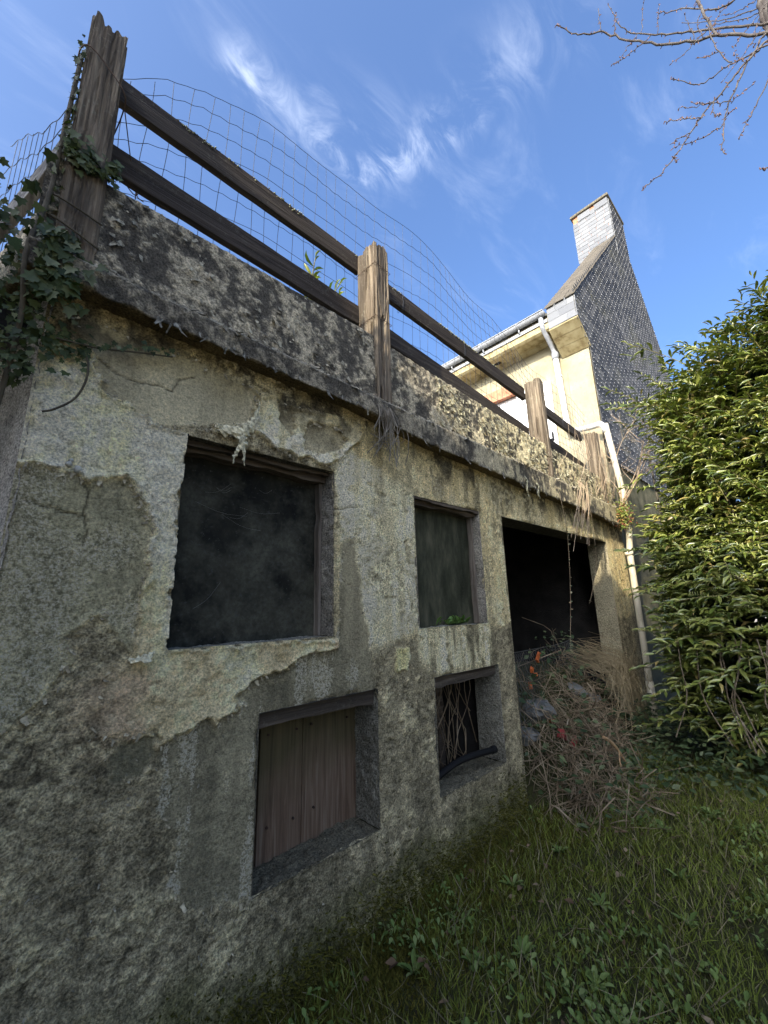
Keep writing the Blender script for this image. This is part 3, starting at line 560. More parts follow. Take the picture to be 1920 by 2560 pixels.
def on_wall(P):
    keepm = np.ones(len(P), bool)
    for x0, x1, z0, z1 in OPEN: keepm &= ~((P[:, 0] > x0-0.02) & (P[:, 0] < x1+0.02) & (P[:, 1] > z0-0.01) & (P[:, 1] < z1+0.02))
    return P[keepm]
q = on_wall(clump(620, 505, 0.02, 3.1, lambda x, t: GZ+0.25+(1.15)*t, 5, 0.53))
flakes('paint_flakes', np.stack([q[:, 0], np.full(len(q), WY-0.004), q[:, 1]], 1), rng.uniform(0.003, 0.010, len(q)), np.array([[0.30, 0.26, 0.18]])*np.ones((len(q), 1)), 5, spin=1.5)
# flakes curling along the torn edges of the thick paint coats
def along(poly, n, seed, lim=None):
    r_ = np.random.default_rng(seed); out = []; P = np.array(poly+[poly[0]]); L = np.linalg.norm(np.diff(P, axis=0), axis=1)
    for s, (a, b) in zip(r_.choice(len(L), n, p=L/L.sum()), r_.random((n, 2))):
        p = P[s]+(P[s+1]-P[s])*a+r_.normal(0, 0.008, 2); out.append(p)
    return on_wall(np.array(out))
for kk, nn, ss_ in (('A', 170, 6), ('C', 90, 7), ('G', 90, 8), ('B', 60, 9), ('H2', 40, 10), ('E', 50, 11)):
    q = along(PL[kk], nn, 600+ss_); q = q[q[:, 0] > 0.0]
    flakes('paint_flakes', np.stack([q[:, 0], np.full(len(q), WY-0.012), q[:, 1]], 1), rng.uniform(0.006, 0.019, len(q)), np.array([[0.42, 0.35, 0.23]])*np.ones((len(q), 1)), ss_, spin=1.0)
# the long torn strip of paint hanging over the big window
def ribbon(name, C, Wd, tw, m, parent, n=26, rgb=(0.70, 0.62, 0.42)):
    C = np.array(spline(C, n)); t = np.linspace(0, 1, n); w_ = np.interp(t, np.linspace(0, 1, len(Wd)), Wd); a = np.interp(t, np.linspace(0, 1, len(tw)), tw)
    T_ = np.gradient(C, axis=0); T_ /= np.linalg.norm(T_, axis=1, keepdims=True); S = np.cross(T_, [0, -1.0, 0]); S /= np.linalg.norm(S, axis=1, keepdims=True)+1e-9; O = np.cross(S, T_)
    V = []
    for i in range(n):
        d_ = S[i]*math.cos(a[i])+O[i]*math.sin(a[i]); nn_ = np.cross(T_[i], d_)
        for k, u in enumerate((-0.5, -0.2, 0.15, 0.5)):
            V.append(C[i]+d_*u*w_[i]*(1+0.95*(rng.random()-0.5))+nn_*w_[i]*0.75*(u*u-0.1)+rng.normal(0, 0.0026, 3))
    F = [(i*4+k, i*4+k+1, i*4+5+k, i*4+4+k) for i in range(n-1) for k in range(3)]
    o = np_mesh(name, np.array(V), np.array(F), FLM, parent, np.tile(np.array([[*rgb, 1.0]]), (len(V), 1))); s = o.modifiers.new('solid', 'SOLIDIFY'); s.thickness = 0.002; o.data.polygons.foreach_set('use_smooth', [False]*len(o.data.polygons)); return o
YF = WY-0.035
ribbon('hanging_paint_strip', [(0.835, YF+0.02, 1.03), (0.826, YF, 0.99), (0.80, YF-0.015, 0.91), (0.765, YF-0.02, 0.86), (0.72, YF-0.02, 0.835), (0.66, YF-0.005, 0.815), (0.62, YF+0.015, 0.81)], [0.010, 0.024, 0.04, 0.066, 0.078, 0.045, 0.01], [0.9, 1.0, 0.6, 0.2, -0.2, 0.3, 0.4], FLM, ob)
ribbon('hanging_paint_strip', [(0.735, YF-0.02, 0.83), (0.742, YF-0.025, 0.78), (0.752, YF-0.02, 0.73), (0.758, YF-0.015, 0.665)], [0.075, 0.045, 0.030, 0.016], [0, 0.3, 0.6, 0.9], FLM, ob, 18)
ribbon('hanging_paint_strip', [(0.738, YF-0.022, 0.775), (0.722, YF-0.025, 0.74), (0.71, YF-0.02, 0.70), (0.704, YF-0.015, 0.665)], [0.012, 0.024, 0.02, 0.01], [0, -0.5, 0.4, 0.9], FLM, ob, 14)
ribbon('hanging_paint_strip', [(0.375, YF+0.01, -0.165), (0.40, YF-0.01, -0.168), (0.435, YF-0.012, -0.16), (0.46, YF+0.008, -0.15)], [0.008, 0.028, 0.03, 0.01], [0.2, 0.9, 0.6, 0.3], FLM, ob, 14)
for k, (x, z, L) in enumerate([(3.42, 1.10, 0.15), (3.64, 1.08, 0.11)]):
    ribbon('hanging_paint_strip', [(x, WY-0.11, z+0.05), (x+0.01, WY-0.125, z), (x-0.01, WY-0.12, z-L*0.6), (x+0.015, WY-0.125, z-L)], [0.02, 0.03, 0.02, 0.012], [0, 0.6, 1.2, 0.5], FLM, ob, 14, (0.5, 0.46, 0.31))
# pebbles of mortar showing in the torn paint
STONE = ncol('pale_mortar', [(0.3, (0.35, 0.33, 0.27)), (0.7, (0.52, 0.5, 0.42))], 30)
def lump(mb, c, r, seed, n=7, flat=1.0):
    r_ = random.Random(seed); V = []; F = []
    for i in range(1, 5):
        ph = math.pi*i/5
        for k in range(n):
            a = 2*math.pi*k/n; rr = r*(0.8+0.4*r_.random()); V.append((c[0]+rr*math.sin(ph)*math.cos(a), c[1]+rr*math.sin(ph)*math.sin(a), c[2]+rr*math.cos(ph)*flat))
    for i in range(3):
        for k in range(n): F.append((i*n+k, i*n+(k+1) % n, i*n+n+(k+1) % n, i*n+n+k))
    V += [(c[0], c[1], c[2]+r*flat), (c[0], c[1], c[2]-r*flat)]
    F += [(len(V)-2, (k+1) % n, k) for k in range(n)] + [(len(V)-1, 3*n+k, 3*n+(k+1) % n) for k in range(n)]
    mb.add(V, F)
for k, (x, z, r_) in enumerate([(0.118, 0.533, 0.011), (0.123, 0.548, 0.008), (0.146, 0.518, 0.014)]):
    mb = MB(); lump(mb, (x, WY-0.014, z), r_, k); mb.build('mortar_pebble', STONE, ob, True)
# ------------------------------------------------------------------ timber railing on the parapet
rl = empty('timber_railing', (3.0, 1.9, 1.4)); tag(rl, 'weathered dark timber railing of thick posts and two rails along the parapet', 'railing')
def post(x0, x1, y0, y1, z0, z1, seed, jag=0.02, lean=0.0, m=POSTM):
    per = []; W_, D_ = x1-x0, y1-y0; nW, nD = 22, 26
    for i in range(nW): per.append((x0+W_*i/nW, y0))
    for i in range(nD): per.append((x1, y0+D_*i/nD))
    for i in range(nW): per.append((x1-W_*i/nW, y1))
    for i in range(nD): per.append((x0, y1-D_*i/nD))
    per = np.array(per); n = len(per); cx_, cy_ = (x0+x1)/2, (y0+y1)/2; rows = 60; zz = np.linspace(0, 1, rows)
    s = np.arange(n)/n*(2*(W_+D_)); V = []
    top = z1-jag*1.6*fbm(s, s*0+seed, 60, 3, seed)-jag*0.7*fbm(s, s*0+seed, 14, 2, seed+1)
    rad = per-np.array([[cx_, cy_]]); corner = (abs(rad[:, 0]) > W_*0.44) & (abs(rad[:, 1]) > D_*0.44)
    for r_ in range(rows):
        z = z0+(top-z0)*zz[r_]; g = fbm(s*1.0, z*0.06+seed, 95, 3, seed+2); ck = fbm(s, z*0.10+seed*3, 30, 2, seed+3)
        off = -0.008*sst(0.45, 0.8, g)-0.020*sst(0.70, 0.78, ck)-np.where(corner, 0.006+0.006*fbm(s, z, 6, 2, seed+4), 0)
        k = 1+off/np.linalg.norm(rad, axis=1)
        V.append(np.stack([cx_+rad[:, 0]*k+lean*zz[r_], cy_+rad[:, 1]*k, z], 1))
    V = np.concatenate(V); F = [(r_*n+i, r_*n+(i+1) % n, (r_+1)*n+(i+1) % n, (r_+1)*n+i) for r_ in range(rows-1) for i in range(n)]
    inner = V[-n:].copy(); c_ = inner.mean(0); inner[:, :2] = c_[:2]+(inner[:, :2]-c_[:2])*0.5; inner[:, 2] += rng.normal(0, jag*0.25, n)
    b0 = (rows-1)*n; V = np.concatenate([V, inner, [[c_[0], c_[1], c_[2]-jag*0.2]]])
    F = np.array(F); F2 = np.array([(b0+i, b0+(i+1) % n, b0+n+(i+1) % n, b0+n+i) for i in range(n)]); cI = len(V)-1
    F3 = np.array([(b0+n+i, b0+n+(i+1) % n, cI, cI) for i in range(n)])
    mbx = MB(); mbx.v = [tuple(v) for v in V]; mbx.f = [tuple(q) for q in np.vstack([F, F2])]+[tuple(q[:3]) for q in F3]
    o = link('post', mbx.mesh('post', m), rl); return o
tag(post(-0.045, 0.098, 1.775, 1.955, 1.36, 2.72, 5, 0.05, -0.012), 'broad cracked corner post with splintered top')
post(1.652, 1.797, 1.775, 1.985, 1.32, 2.66, 9, 0.03); post(4.185, 4.295, 1.775, 1.965, 1.31, 2.555, 13, 0.03); post(5.82, 5.98, 1.78, 1.93, 1.29, 2.37, 17, 0.03)
def rail(p0, p1, h, t, seed, m=RAILM):
    p0 = np.array(p0); p1 = np.array(p1); L = np.linalg.norm(p1-p0); n = max(8, int(L/0.03)); d_ = (p1-p0)/L; o_ = np.array([d_[1], -d_[0], 0]); V = []
    for i in range(n+1):
        u = i/n; c = p0+(p1-p0)*u
        wv = [0.006*(fbm(np.array([u*L]), np.array([seed+k*2.0]), 5, 3, seed)[0]-0.5) for k in range(4)]
        for (a, b, k) in ((1, 0.5, 0), (1, -0.5, 1), (0, -0.5, 2), (0, 0.5, 3)):
            V.append(c+o_*(t*(a-0.5)*1.0+wv[k])+np.array([0, 0, h*b+wv[(k+1) % 4]*1.6]))
    F = [(i*4+k, i*4+(k+1) % 4, i*4+4+(k+1) % 4, i*4+4+k) for i in range(n) for k in range(4)]+[(0, 3, 2, 1), (n*4, n*4+1, n*4+2, n*4+3)]
    mbx = MB(); mbx.v = [tuple(v) for v in V]; mbx.f = F
    return mbx.build('rail', m, rl, bevel=0.004)
YR = 1.987
for k, (x0, za, x1, zb, h) in enumerate([(0.07, 2.595, 1.67, 2.563, 0.148), (0.07, 2.162, 1.67, 2.105, 0.156), (1.78, 2.513, 4.20, 2.402, 0.150), (1.78, 2.095, 4.20, 1.895, 0.148), (4.28, 2.395, 5.84, 2.325, 0.125), (4.28, 1.975, 5.84, 1.83, 0.13)]):
    rail((x0, YR, za), (x1, YR, zb), h, 0.042, 20+k)
rail((-0.04, 1.955, 2.105), (-0.04+SD[0]*2.6, 1.955+SD[1]*2.6, 2.18), 0.11, 0.045, 40, wood('bleached_rail', (0.05, 0.045, 0.04), (0.17, 0.155, 0.135), (0.36, 0.34, 0.30), 'y', 0.4))
# lichen crust on the upper rails
LICH = ncol('yellow_grey_lichen', [(0.3, (0.16, 0.16, 0.09)), (0.6, (0.33, 0.33, 0.22)), (0.8, (0.42, 0.42, 0.32))], 60)
Pl = []
for x in rng.uniform(0.35, 4.1, 1500):
    if fbm(np.array([x]), np.array([0.3]), 2.2, 2, 77)[0]+rng.normal(0, 0.05) > 0.47:
        zt = np.interp(x, [0.07, 1.67], [2.669, 2.637]) if x < 1.68 else np.interp(x, [1.78, 4.2], [2.588, 2.477]); Pl.append((x, YR-0.021+rng.uniform(-0.006, 0.035), zt-abs(rng.normal(0, 0.010))))
Pl = np.array(Pl); n = len(Pl); ov = np.array([(0, 0, 1), (1, 0, 0), (0, 1, 0), (-1, 0, 0), (0, -1, 0), (0, 0, -0.6)], float); of = np.array([(0, 1, 2), (0, 2, 3), (0, 3, 4), (0, 4, 1), (5, 2, 1), (5, 3, 2), (5, 4, 3), (5, 1, 4)])
V, F = scatter(ov, of, frames(rng.normal(0, 1, (n, 3)), rng.normal(0, 1, (n, 3))), Pl, rng.uniform(0.003, 0.009, (n, 1))*np.ones((1, 3)))
tag(np_mesh('lichen_crust', V, F, LICH, rl, smooth=False), kind='stuff')
# ------------------------------------------------------------------ wire mesh
WIRE = ncol('galvanised_wire', [(0.3, (0.04, 0.045, 0.055)), (0.7, (0.08, 0.085, 0.10))], 20, rough=0.7, spec=0.2, bs=0)
RUST = ncol('rusty_wire', [(0.3, (0.06, 0.035, 0.022)), (0.7, (0.13, 0.08, 0.05))], 20, rough=0.7, bs=0)
def tz(x): return np.interp(x, [0.10, 0.28, 0.5, 0.9, 1.6, 2.6, 3.7, 4.6, 5.9, 6.3], [2.82, 3.03, 3.15, 3.24, 3.30, 3.335, 3.23, 3.04, 2.90, 2.80])
def my(x, t): return 2.025+0.05*math.sin(x*1.3+t*2)*t+0.02*math.sin(x*4.1+t)
mb = MB()
for j in range(10):
    t = (j/9)**0.92; P = []
    for x in np.arange(0.10, 6.3, 0.05):
        z = 1.80+t*(tz(x)-1.80); P.append((x, my(x, t), z+0.006*math.sin(x*63+j)+0.008*math.sin(x*9+j*2.1)))
    mb.tube(P, 0.0019, 4)
for i, x in enumerate(np.arange(0.13, 6.3, 0.098)):
    P = []
    for t in np.linspace(-0.03, 1, 20): P.append((x+0.010*math.sin(t*7+i*1.7)+0.03*t*math.sin(i*0.3), my(x, t), 1.80+t*(tz(x)-1.80)))
    mb.tube(P, 0.0017, 4)
wm = mb.build('wire_mesh', WIRE); tag(wm, 'sagging galvanised square wire mesh stretched behind the railing', 'wire mesh')
mb = MB()
def sp(s, z, o=0.0): return (-0.04+SD[0]*s+SO[0]*o, 1.95+SD[1]*s+SO[1]*o, z)
for j in range(6):
    P = [sp(s, 1.95+(np.interp(s, [0, 0.2, 0.36, 0.65, 0.96, 1.3], [2.5, 2.55, 2.6, 2.70, 2.93, 3.10])-1.95)*j/5+0.012*math.sin(s*30+j), -0.03) for s in np.arange(0.05, 1.32, 0.04)]; mb.tube(P, 0.0019, 4)
for i, s in enumerate(np.arange(0.12, 1.2, 0.10)):
    zt = np.interp(s, [0, 0.2, 0.36, 0.65, 0.96, 1.3], [2.5, 2.55, 2.6, 2.70, 2.93, 3.10]); mb.tube([sp(s+0.01*math.sin(t*5+i), 1.9+(zt-1.9)*t, -0.03) for t in np.linspace(0, 1, 10)], 0.0017, 4)
tag(mb.build('wire_mesh', WIRE), 'loose frayed end of wire mesh left of the splintered corner post', 'wire mesh')
mb = MB()
for z, dz in ((2.37, -0.13),):
    mb.tube(spline([(0.09, 2.0, z-0.10), (0.108, 1.85, z-0.08), (0.102, 1.765, z-0.06), (0.03, 1.762, z+0.02), (-0.045, 1.765, z+0.07), (-0.075, 1.80, z+0.05), (-0.07, 1.90, z+0.02)], 30), 0.003, 5)
    mb.tube(spline([(0.108, 1.80, z-0.08), (0.18, 1.97, z-0.17), (0.22, 2.02, z-0.26), (0.225, 2.02, z-0.32)], 14), 0.0025, 5)
    mb.tube(spline([(0.09, 1.97, 2.15), (0.16, 2.0, 2.10), (0.22, 2.02, 2.07), (0.235, 2.0, 2.10), (0.215, 2.0, 2.12), (0.23, 2.01, 2.06), (0.26, 2.01, 2.05)], 24), 0.0028, 5)
tag(mb.build('tie_wire', RUST), 'dark tie wire looped round the splintered corner post', 'wire')
def tie(x0, x1, y0, y1, z, name_label):
    mb = MB(); P = [(x0-0.004, y0-0.004, z), (x1+0.004, y0-0.004, z-0.01), (x1+0.004, y1+0.004, z+0.01), (x0-0.004, y1+0.004, z+0.015), (x0-0.004, y0-0.004, z+0.003)]; mb.tube(P, 0.0022, 5); tag(mb.build('tie_wire', RUST), name_label, 'wire')
tie(1.652, 1.797, 1.775, 1.985, 2.43, 'upper tie wire around the second railing post'); tie(1.652, 1.797, 1.775, 1.985, 1.985, 'lower tie wire around the second railing post, just above the parapet')
for k, (x, z, h) in enumerate([(1.5, 1.10, 0), (2.13, 2.497, 0.15), (3.0, 2.457, 0.15), (5.2, 2.354, 0.13)]):
    if h:
        mb = MB(); mb.tube([(x, YR-0.026, z+h/2+0.01), (x+0.01, YR-0.027, z), (x+0.004, YR-0.024, z-h/2-0.01), (x, YR+0.03, z-h/2-0.008), (x, YR+0.03, z+h/2+0.01), (x, YR-0.026, z+h/2+0.01)], 0.002, 5)
        tag(mb.build('tie_wire', WIRE), ['', 'pale tie wire on the upper rail just right of the second post', 'pale tie wire round the middle of the upper rail against the house', 'tie wire round the last upper rail near the downpipe'][k], 'wire')
# ------------------------------------------------------------------ the house behind
HX = 6.38
m_, n_, l_, b_ = mat('yellow_house_render', 0.9, 0.2)
q1 = noise(n_, l_, 3, 6, 0.65); q2 = noise(n_, l_, 28, 6, 0.7); q3 = noise(n_, l_, 140, 3, 0.6)
c_ = ramp(n_, l_, q1, [(0.3, (0.26, 0.225, 0.14)), (0.55, (0.33, 0.295, 0.20)), (0.75, (0.39, 0.36, 0.26))])
c_ = mixc(n_, l_, mr(n_, l_, q2, 0.56, 0.70), c_, (0.30, 0.24, 0.12)); l_.new(c_, b_.inputs['Base Color']); bump(n_, l_, b_, q3, 0.5, 0.008); YEL = m_
SOFM = ncol('peeling_cream_paint', [(0.35, (0.20, 0.15, 0.07)), (0.5, (0.34, 0.28, 0.15)), (0.7, (0.42, 0.36, 0.21))], 7, 8, bs=0.6)
ZINC = ncol('zinc', [(0.3, (0.22, 0.23, 0.25)), (0.7, (0.36, 0.37, 0.39))], 9, rough=0.5, spec=0.5, bs=0.2)
WHITE = ncol('white_shutter_paint', [(0.3, (0.72, 0.72, 0.71)), (0.7, (0.82, 0.82, 0.82))], 12, rough=0.5, bs=0.1)
BRICK = ncol('orange_brick', [(0.3, (0.34, 0.13, 0.07)), (0.7, (0.50, 0.24, 0.14))], 14)
DARK = ncol('near_black', [(0.3, (0.01, 0.01, 0.01)), (0.7, (0.02, 0.02, 0.02))], 5, bs=0)
m_, n_, l_, b_ = mat('blue_grey_slate', 0.62, 0.22)
gi = n_.new('ShaderNodeNewGeometry'); oi = n_.new('ShaderNodeObjectInfo'); rv = M(n_, l_, 'FRACT', M(n_, l_, 'ADD', gi.outputs['Random Per Island'], oi.outputs['Random']))
q1 = noise(n_, l_, 25, 5, 0.6); c_ = ramp(n_, l_, rv, [(0.0, (0.034, 0.032, 0.029)), (0.5, (0.075, 0.071, 0.065)), (1.0, (0.15, 0.142, 0.128))])
geo = n_.new('ShaderNodeNewGeometry'); big = noise(n_, l_, 0.9, 4, 0.6, vec=geo.outputs['Position'])
c_ = mixc(n_, l_, M(n_, l_, 'MULTIPLY', mr(n_, l_, big, 0.52, 0.68), mr(n_, l_, q1, 0.45, 0.6)), c_, (0.17, 0.155, 0.085)); l_.new(c_, b_.inputs['Base Color']); bump(n_, l_, b_, q1, 0.25, 0.004); SLATE = m_
m_, n_, l_, b_ = mat('pale_grey_slate', 0.5, 0.4)
oi = n_.new('ShaderNodeObjectInfo'); q1 = noise(n_, l_, 18, 5, 0.6)
c_ = mixc(n_, l_, mr(n_, l_, q1, 0.3, 0.8, 0, 0.4), ramp(n_, l_, oi.outputs['Random'], [(0, (0.10, 0.105, 0.115)), (1, (0.19, 0.195, 0.20))]), (0.2, 0.2, 0.19)); l_.new(c_, b_.inputs['Base Color']); bump(n_, l_, b_, q1, 0.2, 0.003); SLATEP = m_
m_, n_, l_, b_ = mat('lichened_roof_slate', 0.7, 0.3)
oi = n_.new('ShaderNodeObjectInfo'); q1 = noise(n_, l_, 30, 5, 0.65); geo = n_.new('ShaderNodeNewGeometry')
c_ = mixc(n_, l_, mr(n_, l_, q1, 0.4, 0.62), ramp(n_, l_, oi.outputs['Random'], [(0, (0.06, 0.055, 0.045)), (1, (0.12, 0.105, 0.08))]), (0.13, 0.105, 0.07)); l_.new(c_, b_.inputs['Base Color']); bump(n_, l_, b_, q1, 0.4, 0.006); SLATEB = m_
HOOK = ncol('steel_hook', [(0.3, (0.36, 0.36, 0.36)), (0.7, (0.50, 0.50, 0.49))], 5, rough=0.45, spec=0.6, bs=0)
hs = empty('house', (10, 6, GZ)); tag(hs, 'yellow rendered house with slate-hung gable and tall slated chimney', 'house')
mb = MB()
for y0, y1, z0, z1 in ((1.845, 3.14, GZ-0.2, 4.44), (4.06, 11, GZ-0.2, 4.44), (3.14, 4.06, 3.96, 4.44), (3.14, 4.06, GZ-0.2, 1.30)): mb.box(HX, HX+0.25, y0, y1, z0, z1)
mb.build('front_wall', YEL, hs)
mb = MB(); mb.box(6.645, 13.8, 1.845, 2.1, GZ-0.2, 4.0); mb.build('gable_wall', ncol('mossy_grey_render', [(0.3, (0.05, 0.048, 0.02)), (0.5, (0.11, 0.10, 0.05)), (0.75, (0.2, 0.175, 0.10))], 5, 8, bs=0.7), hs)
mb = MB(); mb.box(HX-0.004, HX+0.1, 3.125, 4.075, 3.745, 3.958); mb.build('brick_lintel', BRICK, hs)
mb = MB(); mb.box(HX+0.12, HX+0.16, 3.14, 4.06, 1.31, 3.74); mb.build('door_leaf', WHITE, hs)
mb = MB(); mb.box(HX+0.09, HX+0.119, 3.55, 3.95, 3.30, 3.66); mb.build('door_pane', DARK, hs)
sh = empty('shutter', (HX-0.03, 2.82, 2.5)); sh.parent = hs; sh.location = Vector((HX-0.03, 2.82, 2.5))-Vector(hs.location)
for k in range(5):
    mb = MB(); y0 = 2.50+k*0.128; mb.box(HX-0.045, HX-0.012, y0+0.002, y0+0.124, 1.35, 3.69); mb.build('shutter_board', WHITE, sh, bevel=0.004)
mb = MB(); mb.box(HX-0.062, HX-0.046, 2.55, 2.58, 2.60, 2.75); mb.box(HX-0.075, HX-0.062, 2.545, 2.6, 2.615, 2.64); mb.build('latch', DARK, sh)
for z in (3.45, 1.8):
    mb = MB(); mb.box(HX-0.064, HX-0.047, 2.52, 3.13, z, z+0.07); mb.build('shutter_batten', WHITE, sh)
# raised gable with its boxed verge
gp = [(HX, 2.08), (HX, 4.0), (5.97, 4.34), (5.97, 4.74), (10.12, 9.06), (14.25, 4.74), (14.25, 4.34), (13.85, 4.0), (13.85, 2.08)]
mb = MB(); mb.prism(gp[1:8], 'y', 1.842, 2.25); mb.build('gable_parapet', SOFM, hs)
ch = MB(); ch.box(9.52, 10.64, 1.842, 2.65, 6.5, 9.66); chim = ch.build('chimney', BRICK, hs)
mb = MB(); mb.box(9.46, 10.70, 1.79, 2.70, 9.66, 9.735); mb.build('chimney_cap', ncol('mossy_mortar', [(0.3, (0.07, 0.062, 0.045)), (0.7, (0.19, 0.165, 0.11))], 20), chim, bevel=0.02)
def slate_mesh(name, w_, h_, m, t=0.006, chipseed=0):
    r_ = random.Random(chipseed); j = lambda: r_.uniform(-0.004, 0.004)
    mb = MB(); mb.add([(-w_/2, 0, j()), (w_/2, 0, j()), (w_/2+j(), 0, h_), (-w_/2+j(), 0, h_), (-w_/2, t, 0), (w_/2, t, 0), (w_/2, t, h_), (-w_/2, t, h_)], [(0, 1, 2, 3), (7, 6, 5, 4), (0, 4, 5, 1), (1, 5, 6, 2), (2, 6, 7, 3), (3, 7, 4, 0)])
    return mb.mesh(name, m)
def put(me, parent, loc, rot=(0, 0, 0), name='slate'):
    o = bpy.data.objects.new(name, me); col.objects.link(o); o.parent = parent; o.location = Vector(loc)-wpos(parent); o.rotation_euler = rot; return o
# slates on the gable face
RH = 0.096; SWD = 0.165; cells = []
def xr(z):
    if z < 4.0: return HX, 13.85
    if z < 4.34: return HX-(z-4.0)/0.34*0.41, 13.85+(z-4)/0.34*0.4
    if z < 4.74: return 5.97, 14.25
    a, b = 5.97+(z-4.74)*0.9606, 14.25-(z-4.74)*0.956
    if z > 8.42: a, b = 9.5, 10.66
    return a, b
for r_ in range(79):
    z = 2.08+r_*RH; a, b = xr(z+RH*0.5)
    if z > 8.42 and a >= b: continue
    x = math.floor(a/SWD)*SWD+(r_ % 2)*SWD/2
    while x < b+SWD/2:
        lo, hi = max(x-SWD/2, a-0.02), min(x+SWD/2, b+0.02)
        if hi-lo > 0.03: cells.append(((lo+hi)/2, z, hi-lo-0.003))
        x += SWD
cells.sort(key=lambda c: c[0]**2+c[1]**2*0.5)
gc = empty('gable_cladding', (9, 1.82, 4)); gc.parent = hs; gc.location = Vector((9, 1.82, 4))-Vector(hs.location)
sms = {}
mb = MB(); hk = MB()
for i, (x, z, w_) in enumerate(cells):
    tl = R(2.6)+random.uniform(-0.006, 0.006); key = round(w_, 2)
    if i < 112:
        if key not in sms: sms[key] = slate_mesh('slate', w_, 0.18, SLATE, 0.006, i)
        put(sms[key], gc, (x, 1.812, z), (-tl, random.uniform(-0.01, 0.01), 0))
    else:
        h_ = 0.18; dy = math.sin(tl)*h_; j = lambda: random.uniform(-0.003, 0.003); z0 = z+j(); z1 = z+j()
        mb.add([(x-w_/2, 1.812, z0), (x+w_/2, 1.812, z1), (x+w_/2, 1.812+dy, z+h_), (x-w_/2, 1.812+dy, z+h_), (x-w_/2, 1.818, z0+0.001), (x+w_/2, 1.818, z1+0.001)], [(0, 1, 2, 3), (0, 4, 5, 1)])
    hk.box(x-0.004, x+0.004, 1.806, 1.811, z-0.004, z+0.009)
rest = mb.build('slates', SLATE, gc); tag(rest, kind='stuff'); tag(hk.build('slate_hooks', HOOK, gc), kind='stuff')
# slates on the boxed verge end, its board soffit and the sloping verge
vb = empty('verge_box', (5.95, 2.0, 4.5)); vb.parent = hs; vb.location = Vector((5.95, 2.0, 4.5))-Vector(hs.location)
for z, ws in ((4.345, (0.15, 0.31)), (4.475, (0.27, 0.19)), (4.61, (0.13, 0.19, 0.14))):
    y = 1.80
    for k, w_ in enumerate(ws): put(slate_mesh('slate', w_-0.004, 0.155, SLATEP, 0.007, k), vb, (5.952-0.004*(4.75-z), y+w_/2, z), (-R(2), 0, -math.pi/2)); y += w_
for k in range(3):
    t0, t1 = k/3, (k+1)/3-0.02; mb = MB(); mb.add([(5.955+0.42*t, y, 4.335-0.335*t-dz) for dz in (0, 0.018) for t in (t0, t1) for y in (1.80, 2.262)], [(0, 1, 3, 2), (4, 6, 7, 5), (0, 4, 5, 1), (2, 3, 7, 6), (0, 2, 6, 4), (1, 5, 7, 3)]); mb.build('soffit_board', SOFM, vb)
sl_a = math.atan2(9.06-4.74, 10.12-5.97)
vg = empty('verge_slating', (7.5, 2.0, 6.4)); vg.parent = hs; vg.location = Vector((7.5, 2.0, 6.4))-Vector(hs.location)
vms = [slate_mesh('slate', w_, 0.2, SLATEB, 0.008, k) for k, w_ in enumerate((0.157, 0.150, 0.162))]
for r_ in range(41):
    s = -0.04+r_*0.124; x = 5.97+s*math.cos(sl_a); z = 4.74+s*math.sin(sl_a)+0.016
    for k in range(3):
        y = 1.80+0.16*k+0.08+(0.0 if r_ % 2 else 0.012)*(k-1)
        put(vms[(k+r_) % 3], vg, (x-0.02, y, z+random.uniform(0, 0.006)), (sl_a-math.pi/2+R(3), 0, -math.pi/2))
# chimney slates
for r_ in range(15):
    z = 7.95+r_*0.107; y = 1.80-(0.0 if r_ % 2 else 0.09)*0.8
    while y < 2.66:
        w_ = random.uniform(0.14, 0.23); y0, y1 = max(y, 1.80), min(y+w_, 2.665)
        if y1-y0 > 0.04 and not (z > 9.40 and y1 > 2.56): put(slate_mesh('slate', y1-y0-0.006, 0.135, SLATEP, 0.006, r_), chim, (9.502, (y0+y1)/2, z), (-R(3.2), random.uniform(-0.015, 0.015), -math.pi/2))
        y += w_
for y, w_ in ((1.98, 0.30), (2.38, 0.30)): put(slate_mesh('slate', w_, 0.17, SLATEP, 0.007, 3), chim, (9.490, y, 9.47), (-R(1.5), 0.03, -math.pi/2))
# eave: gutter, fascia, cornice soffit, low main roof behind
mb = MB(); nG = 9; V = []; F = []
for y in (2.275, 11.0):
    for r0 in (0.068, 0.062):
        for k in range(nG): a = math.pi*k/(nG-1); V.append((5.905-r0*math.cos(a), y, 4.665-r0*math.sin(a)))
for k in range(nG-1): F += [(k, k+1, 2*nG+k+1, 2*nG+k), (nG+k, 3*nG+k, 3*nG+k+1, nG+k+1)]
F += [(0, 2*nG, 3*nG, nG), (nG-1, 2*nG-1, 4*nG-1, 3*nG-1), tuple(range(nG))]
mb.add(V, F); gut = mb.build('gutter', ZINC, hs, True)
mb = MB(); mb.tube([(5.834, 2.275, 4.668), (5.834, 11, 4.668)], 0.011, 8); mb.build('gutter_bead', ZINC, gut, True)
for k in range(9):
    y = 2.75+k*0.72; mb = MB(); P = [(5.905-0.074*math.cos(a), y, 4.665-0.074*math.sin(a)) for a in np.linspace(-0.1, math.pi, 10)]; mb.tube(P, 0.010, 5); mb.tube([(5.905, y, 4.60), (5.93, y, 4.54), (5.98, y, 4.52)], 0.014, 6); mb.build('gutter_bracket', ZINC, gut, True)
mb = MB(); mb.box(5.955, 5.975, 2.27, 11, 4.50, 4.56); mb.build('zinc_flashing', ZINC, hs)
mb = MB(); mb.prism([(5.978, 4.60), (5.978, 4.39), (6.02, 4.36), (6.30, 4.385), (6.36, 4.33), (6.381, 4.33), (6.381, 4.60)], 'y', 2.268, 11); mb.build('cornice', SOFM, hs)
